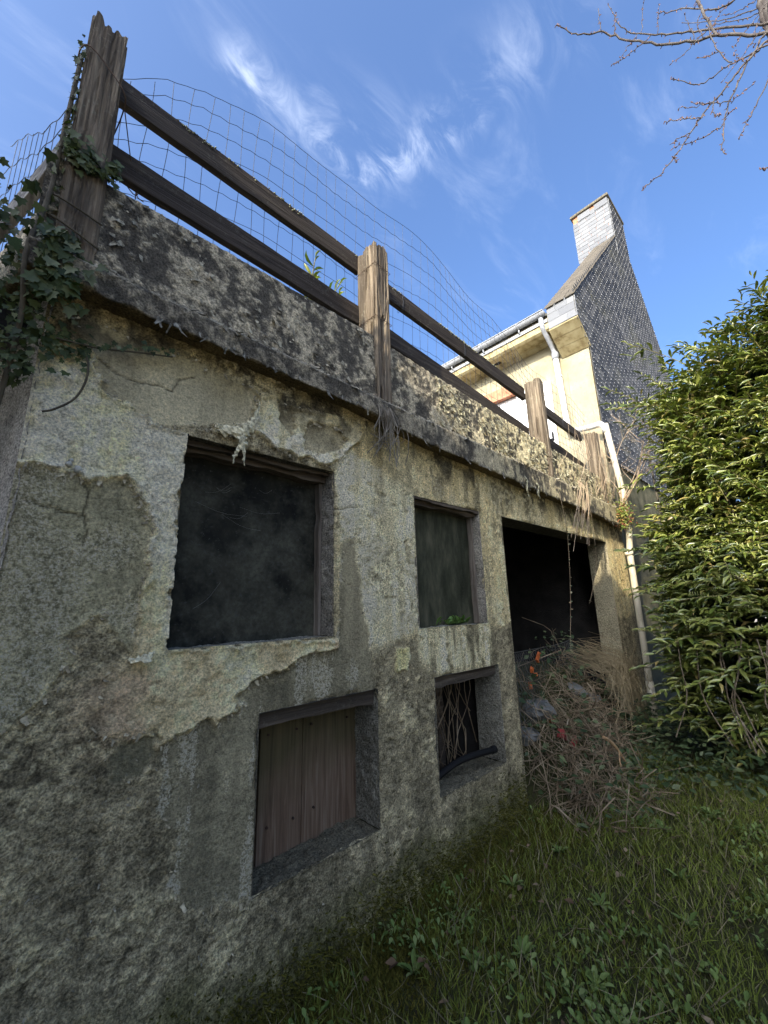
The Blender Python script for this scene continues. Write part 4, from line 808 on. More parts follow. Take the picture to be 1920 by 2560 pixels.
mb = MB(); mb.box(6.17, 6.25, 3.30, 3.42, 4.372, 4.379); mb.box(6.19, 6.23, 3.42, 3.46, 4.374, 4.380); mb.build('soffit_hole_patch', DARK, hs)  # dark boxes painted in for the shade inside a soffit hole
mb = MB(); mb.prism([(5.93, 4.60), (5.93, 4.64), (10.1, 7.0), (14.2, 4.64), (14.2, 4.60), (10.1, 6.9)], 'y', 2.26, 11.1); mb.build('main_roof', SLATE, hs)
# downpipes
def pipe(P, r, m, parent, name='pipe', n=12): mb = MB(); mb.tube(P, r, n); return mb.build(name, m, parent, True)
PVC = ncol('grey_white_pvc', [(0.3, (0.50, 0.49, 0.46)), (0.7, (0.66, 0.65, 0.62))], 6, rough=0.5, spec=0.4, bs=0.1)
PVC2 = ncol('grimy_cream_pvc', [(0.25, (0.28, 0.24, 0.15)), (0.45, (0.50, 0.44, 0.32)), (0.75, (0.56, 0.51, 0.40))], 5, 8, rough=0.5, spec=0.4, bs=0.1)
dp = empty('downpipe', (6.28, 2.3, 2.5)); tag(dp, 'grey-white rainwater downpipe on the yellow house front under the gutter', 'downpipe')
pipe([(5.93, 2.36, 4.60), (5.935, 2.36, 4.50), (5.97, 2.36, 4.42), (6.24, 2.355, 4.20), (6.285, 2.35, 4.12), (6.29, 2.345, 4.0)], 0.040, ZINC, dp, 'swan_neck')
pipe([(6.29, 2.345, 4.10), (6.29, 2.345, 4.04), (6.29, 2.345, 3.98)], 0.056, ZINC, dp, 'collar'); pipe([(6.29, 2.345, 4.03), (6.285, 2.30, 2.74), (6.27, 2.26, 2.63)], 0.045, PVC, dp)
pipe([(6.29, 2.33, 3.66), (6.29, 2.33, 3.63)], 0.053, PVC, dp, 'clip')
pipe([(6.30, 2.345, 4.02), (6.285, 2.30, 2.76), (6.265, 2.22, 2.63), (6.20, 1.95, 2.575), (6.14, 1.78, 2.55), (6.12, 1.735, 2.49), (6.125, 1.72, 2.40)], 0.0442, PVC, dp, 'bend')
d2 = empty('downpipe', (6.18, 1.72, 0)); tag(d2, 'grimy cream downpipe on the outbuilding corner beside the laurel', 'downpipe')
pipe([(6.12, 1.715, 2.52), (6.19, 1.655, 1.50), (6.20, 1.655, 0.95), (6.19, 1.69, 0.6), (6.17, 1.70, -0.9), (6.17, 1.70, -1.06)], 0.040, PVC2, d2)
for z in (0.62, -0.82): pipe([(6.181, 1.697, z+0.02), (6.181, 1.697, z-0.02)], 0.053, PVC2, d2, 'clip')
pipe([(6.17, 1.70, -1.0), (6.17, 1.70, -1.3), (6.17, 1.70, GZ-0.05)], 0.046, PVC2, d2, 'shoe')
# ------------------------------------------------------------------ ground and lawn
m_, n_, l_, b_ = mat('mossy_earth', 0.95, 0.1)
q1 = noise(n_, l_, 1.2, 6, 0.6, coord='Object'); q2 = noise(n_, l_, 40, 6, 0.7)
l_.new(mixc(n_, l_, mr(n_, l_, q2, 0.4, 0.65), ramp(n_, l_, q1, [(0.35, (0.040, 0.045, 0.014)), (0.65, (0.075, 0.080, 0.024))]), (0.045, 0.036, 0.022)), b_.inputs['Base Color']); bump(n_, l_, b_, q2, 0.8, 0.03); EARTH = m_
gp_ = n_.new('ShaderNodeNewGeometry'); vd = N(n_, 'ShaderNodeVectorMath', operation='DISTANCE'); l_.new(gp_.outputs['Position'], vd.inputs[0]); vd.inputs[1].default_value = (3.2, 0.2, GZ)
far_ = mr(n_, l_, M(n_, l_, 'ADD', vd.outputs['Value'], M(n_, l_, 'MULTIPLY', q1, 1.5)), 5.0, 5.8)      # unseen pale ground beyond the lawn, added to bounce sunlight onto the wall
l_.new(mixc(n_, l_, far_, b_.inputs['Base Color'].links[0].from_socket, ramp(n_, l_, q2, [(0.3, (0.27, 0.24, 0.18)), (0.7, (0.42, 0.38, 0.30))])), b_.inputs['Base Color'])
xs_ = np.concatenate([[-400, -60, -15, -6], np.arange(-3, 9.01, 0.12), [14, 40, 400]]); ys_ = np.concatenate([[-400, -60, -15, -6], np.arange(-4, 2.6, 0.12), [6, 15, 60, 400]])
GX, GY = np.meshgrid(xs_, ys_, indexing='ij')
def gz(x, y):
    x = np.asarray(x, float); y = np.asarray(y, float); near = ((abs(x-3) < 6.5) & (abs(y) < 4.2))*1.0
    return GZ+near*(0.09*(fbm(x, y, 1.1, 3, 401)-0.5)+0.05*(fbm(x, y, 4, 2, 402)-0.5)) + 0.10*np.exp(-((x-4.2)/1.3)**2-((y-1.7)/0.35)**2)
i = np.arange(GX.size).reshape(GX.shape); F = np.stack([i[:-1, :-1], i[1:, :-1], i[1:, 1:], i[:-1, 1:]], -1).reshape(-1, 4)
gnd = np_mesh('ground', np.stack([GX, GY, gz(GX, GY)], -1).reshape(-1, 3), F, EARTH); tag(gnd, kind='structure')
def leafmat(name, stops, rough=0.45, spec=0.4, transl=0.0):
    m, n, l, b = mat(name, rough, spec); g = n.new('ShaderNodeNewGeometry'); o_ = n.new('ShaderNodeObjectInfo')
    rv = M(n, l, 'FRACT', M(n, l, 'ADD', g.outputs['Random Per Island'], o_.outputs['Random'])); nn_ = noise(n, l, 14, 3)
    c = mixc(n, l, 1.0, ramp(n, l, rv, stops), ramp(n, l, nn_, [(0.3, (0.75, 0.75, 0.75)), (0.7, (1.2, 1.2, 1.2))]), 'MULTIPLY'); l.new(c, b.inputs['Base Color'])
    if transl:
        t = n.new('ShaderNodeBsdfTranslucent'); l.new(mixc(n, l, 1.0, c, (1.2, 1.5, 0.5), 'MULTIPLY'), t.inputs[0]); mx = n.new('ShaderNodeMixShader'); mx.inputs[0].default_value = transl
        out = n['Material Output']; l.new(b.outputs[0], mx.inputs[1]); l.new(t.outputs[0], mx.inputs[2]); l.new(mx.outputs[0], out.inputs[0])
    return m
GRASS = leafmat('grass_blade', [(0.0, (0.080, 0.098, 0.015)), (0.45, (0.14, 0.165, 0.026)), (0.8, (0.19, 0.215, 0.04)), (0.93, (0.19, 0.18, 0.07)), (1.0, (0.34, 0.29, 0.16))], 0.75, 0.12)
MOSS = leafmat('moss', [(0.0, (0.055, 0.055, 0.010)), (0.6, (0.095, 0.088, 0.016)), (1.0, (0.17, 0.15, 0.03))], 0.9, 0.1)
WEED = leafmat('weed_leaf', [(0.0, (0.070, 0.105, 0.024)), (0.6, (0.12, 0.165, 0.042)), (1.0, (0.18, 0.215, 0.075))], 0.7, 0.12)
def in_lawn(P):
    x, y = P[:, 0], P[:, 1]; return (y < WY-0.02) & (x < 5.4)
def dens(n, near=True):
    if near:  # more blades where the camera stands close
        P = np.stack([rng.uniform(0.2, 5.3, n), rng.uniform(-0.6, WY, n)], 1)
    else: P = np.stack([rng.uniform(-3, 6.5, n), rng.uniform(-4, WY, n)], 1)
    return P[in_lawn(P)]
bv = np.array([(-0.5, 0, 0), (0.5, 0, 0), (0.42, 0.5, 0.10), (-0.42, 0.5, 0.10), (0.10, 0.85, 0.32), (-0.10, 0.85, 0.32), (0.0, 1.0, 0.48), (0, 1.0, 0.48)]); bf = np.array([(0, 1, 2, 3), (3, 2, 4, 5), (5, 4, 6, 7)])
def blades(name, P, L0, L1, W0, W1, m, tilt=0.55):
    n = len(P); d = np.stack([rng.normal(0, tilt, n), rng.normal(0, tilt, n), np.ones(n)], 1); up = rng.normal(0, 1, (n, 3)); L = rng.uniform(L0, L1, n)
    V, F = scatter(bv, bf, frames(d, up), np.column_stack([P, gz(P[:, 0], P[:, 1])-0.005]), np.stack([rng.uniform(W0, W1, n), L, L*rng.uniform(-1, 1, n)], 1))
    return np_mesh(name, V, F, m)
P = np.vstack([dens(46000), dens(9000, False)]); k = fbm(P[:, 0], P[:, 1], 2.2, 3, 410)
tag(blades('grass', P[k > 0.25], 0.03, 0.10, 0.003, 0.0062, GRASS), 'rough dark green winter grass covering the sloping lawn', 'grass', kind='stuff')
P = dens(2600); P = P[(P[:, 1] > 0.6)]; tag(blades('dry_grass', P, 0.10, 0.26, 0.0025, 0.004, leafmat('dry_blade', [(0, (0.10, 0.085, 0.045)), (1, (0.26, 0.21, 0.12))], 0.7, 0.2), 0.9), 'thin straw-coloured dead blades scattered through the lawn', 'grass', kind='stuff')
P = np.vstack([dens(30000), np.stack([rng.uniform(0.3, 3.4, 42000), WY-abs(rng.normal(0, 0.20, 42000))], 1)]); k = fbm(P[:, 0], P[:, 1], 1.8, 3, 411); P = P[(k < 0.52) | (P[:, 1] > 1.35)]; P = P[in_lawn(P)]
tag(blades('moss', P, 0.015, 0.045, 0.004, 0.008, MOSS, 0.8), 'olive moss cushions along the foot of the outbuilding wall', 'moss', kind='stuff')
lv = np.array([(0, 0, 0), (0.22, 0.22, 0.02), (-0.22, 0.22, 0.02), (0.5, 0.62, 0.06), (0, 0.6, -0.03), (-0.5, 0.62, 0.06), (0.3, 0.88, 0.02), (-0.3, 0.88, 0.02), (0, 1.0, -0.06)]); lf = np.array([(0, 1, 4, 2), (1, 3, 4, 4), (2, 4, 5, 5), (3, 6, 8, 4), (4, 8, 7, 5)])
lfT = np.array([(0, 1, 4), (0, 4, 2), (1, 3, 4), (2, 4, 5), (3, 6, 4), (6, 8, 4), (4, 8, 7), (4, 7, 5)])
# moss creeping up the foot of the wall
n = 9000; x = rng.uniform(0.5, 3.1, n); hgt = 0.10+0.22*fbm(x, x*0, 1.7, 3, 415); z = GZ-0.02+hgt*np.abs(rng.normal(0, 0.55, n)); d = np.stack([rng.normal(0, 0.6, n), -np.ones(n), rng.normal(0.5, 0.5, n)], 1); L = rng.uniform(0.012, 0.03, n)
V, F = scatter(bv, bf, frames(d, rng.normal(0, 1, (n, 3))), np.stack([x, np.full(n, WY-0.002), z], 1), np.stack([rng.uniform(0.004, 0.008, n), L, L], 1))
tag(np_mesh('wall_moss', V, F, MOSS), 'moss climbing the bottom of the outbuilding wall', 'moss', kind='stuff')
P = dens(420); n = len(P); d = rng.normal(0, 1, (n, 3))*[1, 1, 0.25]; L = rng.uniform(0.02, 0.055, n)
V, F = scatter(lv, lfT, frames(d, np.tile([0, 0, 1.0], (n, 1))+rng.normal(0, 0.3, (n, 3))), np.column_stack([P, gz(P[:, 0], P[:, 1])+rng.uniform(0.015, 0.05, n)]), np.stack([L*0.6, L, L*1.6], 1))
tag(np_mesh('fallen_leaves', V, F, leafmat('dead_leaf', [(0, (0.06, 0.035, 0.02)), (0.6, (0.14, 0.085, 0.045)), (1, (0.26, 0.19, 0.11))], 0.7, 0.2)), 'brown fallen leaves lying in the lawn', 'leaves', kind='stuff')
# weeds: low rosettes and small-leaved carpet
P = dens(2600); k = fbm(P[:, 0], P[:, 1], 2.2, 3, 412); P = P[k > 0.52]
cs = np.repeat(P, 7, 0)+rng.normal(0, 0.035, (len(P)*7, 2)); n = len(cs); az = rng.uniform(0, 2*math.pi, n); el = rng.uniform(0.1, 1.0, n)
d = np.stack([np.cos(az)*np.cos(el), np.sin(az)*np.cos(el), np.sin(el)], 1); L = rng.uniform(0.016, 0.04, n)
V, F = scatter(lv, lfT, frames(d, np.tile([0, 0, 1.0], (n, 1))+rng.normal(0, 0.2, (n, 3))), np.column_stack([cs, gz(cs[:, 0], cs[:, 1])+rng.uniform(0.01, 0.05, n)]), np.stack([L*0.55, L, L], 1))
tag(np_mesh('weed_carpet', V, F, WEED), 'low carpet of small broad-leaved weeds growing through the lawn', 'weeds', kind='stuff')
RSP = [(2.05, 0.95), (1.75, 1.35), (2.55, 1.10), (3.05, 0.85), (2.85, 1.45), (3.60, 1.05), (2.35, 1.50), (1.95, 1.22), (3.30, 1.40), (4.05, 0.85), (1.55, 1.52), (2.70, 0.75), (3.85, 1.30), (1.48, 1.18)]
wh = ['nearest the bottom edge of the photograph', 'close to the wall foot below the boarded opening', 'in the middle of the lawn', 'right of the lawn middle', 'below the bramble heap', 'toward the laurel on the right', 'by the wall under the open hole', 'left of the lawn middle', 'just in front of the dead brambles', 'nearest the laurel foot', 'against the mossy wall foot, leftmost', 'low right toward the bottom corner', 'between brambles and laurel', 'in the bottom left of the lawn']
for k, (x, y) in enumerate(RSP):
    n = 11; az = np.arange(n)*2.4+k; el = rng.uniform(0.25, 0.75, n); d = np.stack([np.cos(az)*np.cos(el), np.sin(az)*np.cos(el), np.sin(el)], 1); L = rng.uniform(0.04, 0.085, n)
    V, F = scatter(lv, lfT, frames(d, np.tile([0, 0, 1.0], (n, 1))), np.tile([x, y, float(gz(x, y))+0.012], (n, 1)), np.stack([L*0.32, L, L*1.5], 1))
    tag(np_mesh('weed_rosette', V, F, WEED), 'green leafy weed rosette '+wh[k], 'weed', 'weed rosettes in the lawn')
# ------------------------------------------------------------------ laurel
LAUR = leafmat('laurel_leaf', [(0.0, (0.045, 0.070, 0.015)), (0.3, (0.11, 0.14, 0.026)), (0.65, (0.18, 0.20, 0.04)), (0.93, (0.26, 0.265, 0.07)), (1.0, (0.28, 0.20, 0.07))], 0.30, 0.5, 0.12)
LSTEM = ncol('laurel_stem', [(0.3, (0.12, 0.10, 0.04)), (0.7, (0.24, 0.22, 0.08))], 20, bs=0.2)
LBUD = ncol('laurel_bud', [(0.3, (0.36, 0.38, 0.14)), (0.7, (0.5, 0.5, 0.24))], 20, bs=0)
BARK = ncol('grey_brown_bark', [(0.3, (0.05, 0.042, 0.03)), (0.7, (0.14, 0.12, 0.09))], 25, bs=0.6)
ll_ = np.array([(0, 0, 0), (0.30, 0.18, 0.05), (-0.30, 0.18, 0.05), (0.5, 0.5, 0.10), (0, 0.48, -0.02), (-0.5, 0.5, 0.10), (0.34, 0.8, 0.03), (0, 0.8, -0.09), (-0.34, 0.8, 0.03), (0, 1.0, -0.20)])
llF = np.array([(0, 1, 4), (0, 4, 2), (1, 3, 4), (2, 4, 5), (3, 6, 7), (3, 7, 4), (4, 7, 8), (4, 8, 5), (6, 9, 7), (7, 9, 8)])
def shoots(base, dirs, L, rs, nl=12, leaf=(0.085, 0.16), droop=0.25, wr=0.27, face=(-0.75, -0.1, 0.65)):
    """leafy shoots: returns leaf roots, axes, normals, lengths, plus stem paths"""
    n = len(base); T0, D0, N0, S0, paths = [], [], [], [], []
    dirs = dirs/np.linalg.norm(dirs, axis=1, keepdims=True)
    for i in range(n):
        d = dirs[i]; s = np.cross(d, [0, 0, 1.0]); s /= np.linalg.norm(s)+1e-9; u = np.cross(s, d); P = [base[i]]
        for j in range(nl):
            t = (j+1)/nl; p = base[i]+d*L[i]*t+np.array([0, 0, -droop*L[i]*t*t*0.6]); P.append(p)
            a = (1 if j % 2 else -1)*rs.uniform(0.5, 1.0); la = d*math.cos(a)*1.0+s*math.sin(a)+u*rs.normal(0.15, 0.25)+np.array([0, 0, -0.25-droop*0.4])
            if j >= nl-2: la = d+s*rs.normal(0, 0.3)
            T0.append(p); D0.append(la); N0.append(u*0.5+np.array(face)+rs.normal(0, 0.25, 3)); S0.append(rs.uniform(*leaf)*(0.75+0.25*math.sin(math.pi*min(1, t*1.1))))
        paths.append(P)
    T0, D0, N0, S0 = map(np.array, (T0, D0, N0, S0))
    V, F = scatter(ll_, llF, frames(D0, N0), T0, np.stack([S0*wr, S0, S0*rs.uniform(0.6, 1.6, len(S0))], 1))
    return V, F, paths
def hedge_front(y, z):                     # x of the laurel's leafy face
    y = np.asarray(y, float); z = np.asarray(z, float)
    return 5.02+0.35*(fbm(y+9, z+5, 1.3, 3, 420)-0.5)*2+0.10*np.clip(z, 0, 4)+0.22*sst(-0.6, -1.4, z)-0.25*np.exp(-((z+0.3)/0.7)**2-((y-0.2)/0.6)**2)
def htop(y): return np.interp(y, [-3, -0.6, 0.0, 0.35, 0.75, 1.1, 1.4], [3.5, 3.1, 2.82, 2.62, 2.35, 2.2, 1.95])
rs = np.random.default_rng(11)
lr = empty('laurel_hedge', (5.4, -0.6, GZ)); tag(lr, 'tall glossy cherry laurel hedge filling the right side', 'hedge')
B, Dr, Ls = [], [], []
def addshoot(p, d, l): B.append(p); Dr.append(d); Ls.append(l)
for _ in range(1500):
    y = rs.uniform(-0.9, 0.90); z = rs.uniform(GZ+0.35, float(htop(y))); x = float(hedge_front(y, z))+rs.uniform(-0.02, 0.45)
    if fbm(np.array([y*1.3+7]), np.array([z]), 2.4, 3, 425)[0]+rs.normal(0, 0.05) < 0.45: continue
    addshoot((x+0.18, y, z), (-0.8+rs.normal(0, 0.35), rs.normal(0.40, 0.5), rs.normal(0.25, 0.35)), rs.uniform(0.28, 0.75))
for _ in range(260):                         # top
    y = rs.uniform(-0.9, 0.85); x = 5.3+rs.uniform(0, 1.4); z = float(htop(y))-rs.uniform(0, 0.35)-0.1*(x-5.3)
    addshoot((x, y, z), (rs.normal(-0.4, 0.5), rs.normal(0.1, 0.5), rs.uniform(0.3, 1.0)), rs.uniform(0.3, 0.55))
for _ in range(620):                         # end towards the house
    x = rs.uniform(5.1, 7.2); z = rs.uniform(GZ+0.3, 2.35); y = 0.80+0.29*float(z < 0.9)+0.2*(x-5)+0.12*(fbm(np.array([x]), np.array([z]), 1.5, 3, 430)[0]-0.5)-rs.uniform(0, 0.3)
    addshoot((x, y-0.15, z), (rs.normal(-0.6, 0.4), 0.7+rs.normal(0, 0.4), rs.normal(0.2, 0.35)), rs.uniform(0.22, 0.4))
for _ in range(320):                         # beyond the frame
    y = rs.uniform(-3.2, -0.9); z = rs.uniform(GZ+0.3, float(htop(y))); addshoot((float(hedge_front(y, z))+0.2, y, z), (-1+rs.normal(0, 0.3), rs.normal(0, 0.5), rs.normal(0.3, 0.35)), rs.uniform(0.3, 0.5))
for q in [((5.0, 0.15, 0.35), (-0.8, 0.45, 0.15), 0.75), ((4.95, 0.45, -0.05), (-0.7, 0.6, 0.1), 0.7), ((5.0, 0.75, 0.15), (-0.6, 0.7, 0.05), 0.65), ((5.05, 0.4, 1.35), (-0.7, 0.6, 0.5), 0.7), ((5.1, 0.1, 2.3), (-0.6, 0.7, 0.5), 0.7), ((4.9, 0.25, 0.95), (-0.8, 0.5, 0.3), 0.7), ((5.2, 0.55, 2.45), (-0.5, 0.6, 0.6), 0.7), ((5.5, 1.0, 2.3), (-0.5, 0.6, 0.4), 0.6), ((4.85, -0.05, -0.35), (-0.9, 0.4, 0.0), 0.6), ((4.9, 0.6, -0.6), (-0.8, 0.4, -0.1), 0.6)]:
    for _ in range(2): addshoot(np.array(q[0])+rs.normal(0, 0.05, 3), np.array(q[1])+rs.normal(0, 0.08, 3), q[2])
V, F, paths = shoots(np.array(B), np.array(Dr), np.array(Ls), rs)
tag(np_mesh('foliage', V, F, LAUR, lr), kind='stuff')
mb = MB()
for P in paths[::2]: mb.tube([P[0], P[5], P[9], P[-1]], [0.005, 0.0045, 0.004, 0.003], 4, False)
tag(mb.build('twigs', LSTEM, lr), kind='stuff')
bv8 = []; 
mb = MB()
for P in paths[::7]:
    for j in range(5, 12): mb.tube([P[j], (P[j][0]-0.004, P[j][1], P[j][2]+rs.uniform(0.02, 0.036))], [0.0045, 0.003], 4)
tag(mb.build('flower_buds', LBUD, lr), kind='stuff')
mb = MB(); stm = []
for k in range(26):
    y = rs.uniform(-1.6, 1.15); x = 5.6+rs.uniform(0, 0.8); z = rs.uniform(0.4, 2.2); mb2 = MB()
    mb2.tube(spline([(x, y, GZ-0.05), (x+rs.normal(0, 0.1), y+rs.normal(0, 0.1), -0.6), (x-rs.uniform(0, 0.3), y+rs.normal(0, 0.15), 0.3), (x-rs.uniform(0.1, 0.5), y+rs.normal(0, 0.2), z)], 12), [0.032-0.002*i for i in range(12)], 6); mb2.build('stem', BARK, lr, True)
# inner leaves coloured dark to stand for the shade deep in the hedge
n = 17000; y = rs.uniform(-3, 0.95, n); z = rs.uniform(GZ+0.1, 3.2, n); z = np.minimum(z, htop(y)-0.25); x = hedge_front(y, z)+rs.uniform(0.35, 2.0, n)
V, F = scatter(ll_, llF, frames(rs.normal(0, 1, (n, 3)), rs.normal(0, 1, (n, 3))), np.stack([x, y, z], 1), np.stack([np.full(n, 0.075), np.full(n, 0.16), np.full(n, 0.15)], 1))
tag(np_mesh('inner_foliage', V, F, leafmat('shaded_laurel_leaf', [(0, (0.014, 0.026, 0.008)), (1, (0.035, 0.055, 0.014))], 0.45, 0.4), lr), kind='stuff')
mb = MB()
for k in range(9):                           # dead bindweed stems hanging in the laurel
    y = rs.uniform(0.2, 1.2); x = float(hedge_front(y, -0.8))-0.05; mb.tube(spline([(x, y, -0.35), (x-0.06, y+rs.normal(0, 0.06), -0.6), (x-0.03, y+rs.normal(0, 0.1), -0.9), (x-0.08, y+rs.normal(0, 0.12), -1.25)], 14), 0.005, 4)
tag(mb.build('dead_stems', ncol('dead_stem', [(0.3, (0.12, 0.09, 0.06)), (0.7, (0.24, 0.19, 0.13))], 20, bs=0), lr), kind='stuff')
# low evergreen seedlings between laurel and lawn
BR_L = leafmat('bramble_leaf', [(0.0, (0.025, 0.045, 0.016)), (0.6, (0.055, 0.080, 0.030)), (1.0, (0.11, 0.125, 0.05))], 0.5, 0.25)
n = 2600; P = np.stack([rs.uniform(3.6, 6.2, n), rs.uniform(0.2, 1.75, n)], 1); s_ = (P[:, 0]-4.75)+(P[:, 1]-1.0)*0.55; P = P[(s_ > -0.35+rs.normal(0, 0.15, n))]; n = len(P)
z = gz(P[:, 0], P[:, 1])+rs.uniform(0.02, 0.42, n)*np.clip(0.5+(P[:, 0]-4.4)*0.7, 0.25, 1.1)
d = rs.normal(0, 1, (n, 3)); d[:, 2] = rs.normal(0.0, 0.4, n); d[:, 0] -= 0.4; L = rs.uniform(0.04, 0.085, n)
V, F = scatter(lv, lfT, frames(d, np.tile([-0.3, 0, 1.0], (n, 1))+rs.normal(0, 0.35, (n, 3))), np.stack([P[:, 0], P[:, 1], z], 1), np.stack([L*0.55, L, L], 1))
tag(np_mesh('ground_ivy', V, F, BR_L), 'dark ivy and bramble leaves creeping out below the laurel', 'ivy', kind='stuff')
# ------------------------------------------------------------------ brambles and rubbish in the wide opening
CANE = ncol('dead_bramble_cane', [(0.3, (0.10, 0.066, 0.036)), (0.5, (0.20, 0.145, 0.085)), (0.7, (0.34, 0.27, 0.17))], 6, bs=0.2)
STRAW = ncol('straw', [(0.3, (0.15, 0.11, 0.055)), (0.7, (0.34, 0.26, 0.14))], 6, bs=0)
bh = empty('bramble_heap', (4.1, 1.7, GZ)); tag(bh, 'tangled heap of dead brown brambles spilling from the wide opening', 'brambles')
mb = MB(); rb = np.random.default_rng(21)
def heap(x, y): return GZ+np.clip(0.95*np.exp(-((x-4.5)/1.5)**2)*sst(1.25+0.25*sst(3.9, 4.6, x), 2.1, y)+0.06, 0, 1.1)*sst(2.9, 3.5, x)
for k in range(620):
    x = rb.uniform(3.2, 4.95); y = float(np.clip(rb.normal(1.62, 0.22), 1.15, 2.2))
    if x > 4.1 and y < 1.62-0.25*max(0, 4.7-x): continue
    z = float(heap(x, y))+rb.uniform(-0.06, 0.13); sp_ = rb.uniform(0.08, 0.22)
    a_ = rb.normal(0, 1, 3)*[1, 0.6, 0.5]; a_ /= np.linalg.norm(a_); C = np.array([x, y, z])+np.linspace(-1, 1, 4)[:, None]*a_*sp_*1.5+rb.normal(0, 1, (4, 3))*sp_*0.28
    C[:, 0] = np.clip(C[:, 0], 3.16, 5.6); C[:, 2] = np.maximum(C[:, 2], heap(C[:, 0], np.clip(C[:, 1], 1, 2.2))-0.06)
    r_ = 0.0012+0.0042*rb.random()**2.2; mb.tube(spline([tuple(q) for q in C], 9), r_, 3, False)
    if rb.random() < 0.4: mb.tube(spline([tuple(C[1]), tuple((C[1]+C[2])/2+rb.normal(0, 0.05, 3)), tuple(C[2]+rb.normal(0, 0.10, 3))], 5), r_*0.6, 3, False)
tag(mb.build('canes', CANE, bh), kind='stuff')
mb = MB()
for k in range(200):                          # straw thatch sliding down on the right
    t = rb.random(); x = rb.normal(4.95, 0.20); y = 2.05-0.1*rb.random(); z = -0.58+rb.normal(0, 0.08); L = rb.uniform(0.2, 0.5)
    e = (x+rb.normal(0.02, 0.18), 1.62-0.25*rb.random()*L, z-L*0.95)
    mb.tube(spline([(x, y, z), (x+rb.normal(0, 0.09), 1.74-0.10*rb.random(), z-0.10+rb.normal(0, 0.05)), ((x+e[0])/2+rb.normal(0, 0.08), 1.66-0.14*rb.random(), z-L*0.5+rb.normal(0, 0.06)), (e[0]+rb.normal(0, 0.10), e[1], e[2]+rb.normal(0, 0.08))], 9), rb.uniform(0.0012, 0.003), 3, False)
tag(mb.build('straw', STRAW, bh), kind='stuff')
n = 420; x = rb.uniform(3.15, 5.3, n); y = np.clip(rb.normal(1.62, 0.26, n)+np.clip(x-4.1, 0, 0.3), 1.1, 2.2); z = heap(x, y)+rb.uniform(0.0, 0.28, n); L = rb.uniform(0.035, 0.08, n)
V, F = scatter(lv, lfT, frames(rb.normal(0, 1, (n, 3))*[1, 1, 0.4], np.tile([-0.3, -0.3, 1.0], (n, 1))+rb.normal(0, 0.3, (n, 3))), np.stack([x, y, z], 1), np.stack([L*0.6, L, L], 1))
tag(np_mesh('leaves', V, F, BR_L, bh), kind='stuff')
# earth mound below the heap
xs_, ys_ = np.meshgrid(np.linspace(3.14, 5.64, 50), np.linspace(0.95, 2.6, 36), indexing='ij'); i = np.arange(xs_.size).reshape(xs_.shape)
zz_ = np.where(ys_ > 2.2, heap(xs_, 2.2+0*ys_), heap(xs_, ys_))-0.10+0.07*(fbm(xs_, ys_, 6, 3, 441)-0.5); zz_ = np.where(ys_ < 1.0, GZ-0.1, zz_)
np_mesh('earth_mound', np.stack([xs_, ys_, zz_], -1).reshape(-1, 3), np.stack([i[:-1, :-1], i[1:, :-1], i[1:, 1:], i[:-1, 1:]], -1).reshape(-1, 4), EARTH, bh)
# chain-link netting sagging across the opening
mb = MB()
for s in (-1, 1):
    for k in range(44):
        x0 = 3.0+k*0.052; P = []
        for t in np.linspace(0, 1, 12):
            x = x0+s*t*0.34; 
            if 3.13 < x < 5.05: P.append((x, 2.13-0.20*(1-t)+0.03*math.sin(x*5), -0.98+t*0.56-0.05*math.sin((x-3.1)*1.6)+0.006*(1 if int(t*12) % 2 else -1)))
        if len(P) > 2: mb.tube(P, 0.0022, 3, False)
mb.tube([(x, 2.13+0.03*math.sin(x*5), -0.42-0.05*math.sin((x-3.1)*1.6)) for x in np.arange(3.12, 5.1, 0.06)], 0.004, 4)
tag(mb.build('chain_link_netting', ncol('dull_wire', [(0.3, (0.05, 0.048, 0.042)), (0.7, (0.10, 0.095, 0.08))], 10, bs=0)), 'sagging chain-link netting hung low across the wide dark opening', 'netting')
ORG = ncol('faded_orange_plastic', [(0.3, (0.42, 0.09, 0.02)), (0.7, (0.62, 0.17, 0.05))], 20, rough=0.5)
REDP = ncol('faded_red_plastic', [(0.3, (0.22, 0.03, 0.03)), (0.7, (0.34, 0.06, 0.05))], 20, rough=0.5)
ow = ['topmost by the netting', 'second from the top behind the netting', 'lowest behind the netting', 'lying low on the mound', 'smallest one beside the netting']
for k, (x, y, z, w_, h_) in enumerate([(4.02, 2.06, -0.53, 0.10, 0.045), (3.86, 2.06, -0.63, 0.055, 0.04), (3.78, 2.05, -0.76, 0.05, 0.06), (3.72, 1.84, -1.02, 0.05, 0.03), (3.93, 2.06, -0.68, 0.035, 0.025)]):
    mb = MB(); r_ = Matrix.Translation((x, y, z)) @ Matrix.Rotation(0.4*(k-2), 4, 'Y') @ Matrix.Rotation(0.3*k, 4, 'Z')
    mb.box(-w_/2, w_/2, -0.008, 0.008, -h_/2, h_/2, r_); mb.box(-w_/2, -w_/2+0.012, -0.02, -0.0081, -h_/2, h_/2, r_); mb.box(w_/2-0.012, w_/2, -0.02, -0.0081, -h_/2, h_/2*0.6, r_); tag(mb.build('plastic_scrap', ORG, bevel=0.003), 'orange plastic scrap, '+ow[k], 'scrap', 'orange plastic scraps')
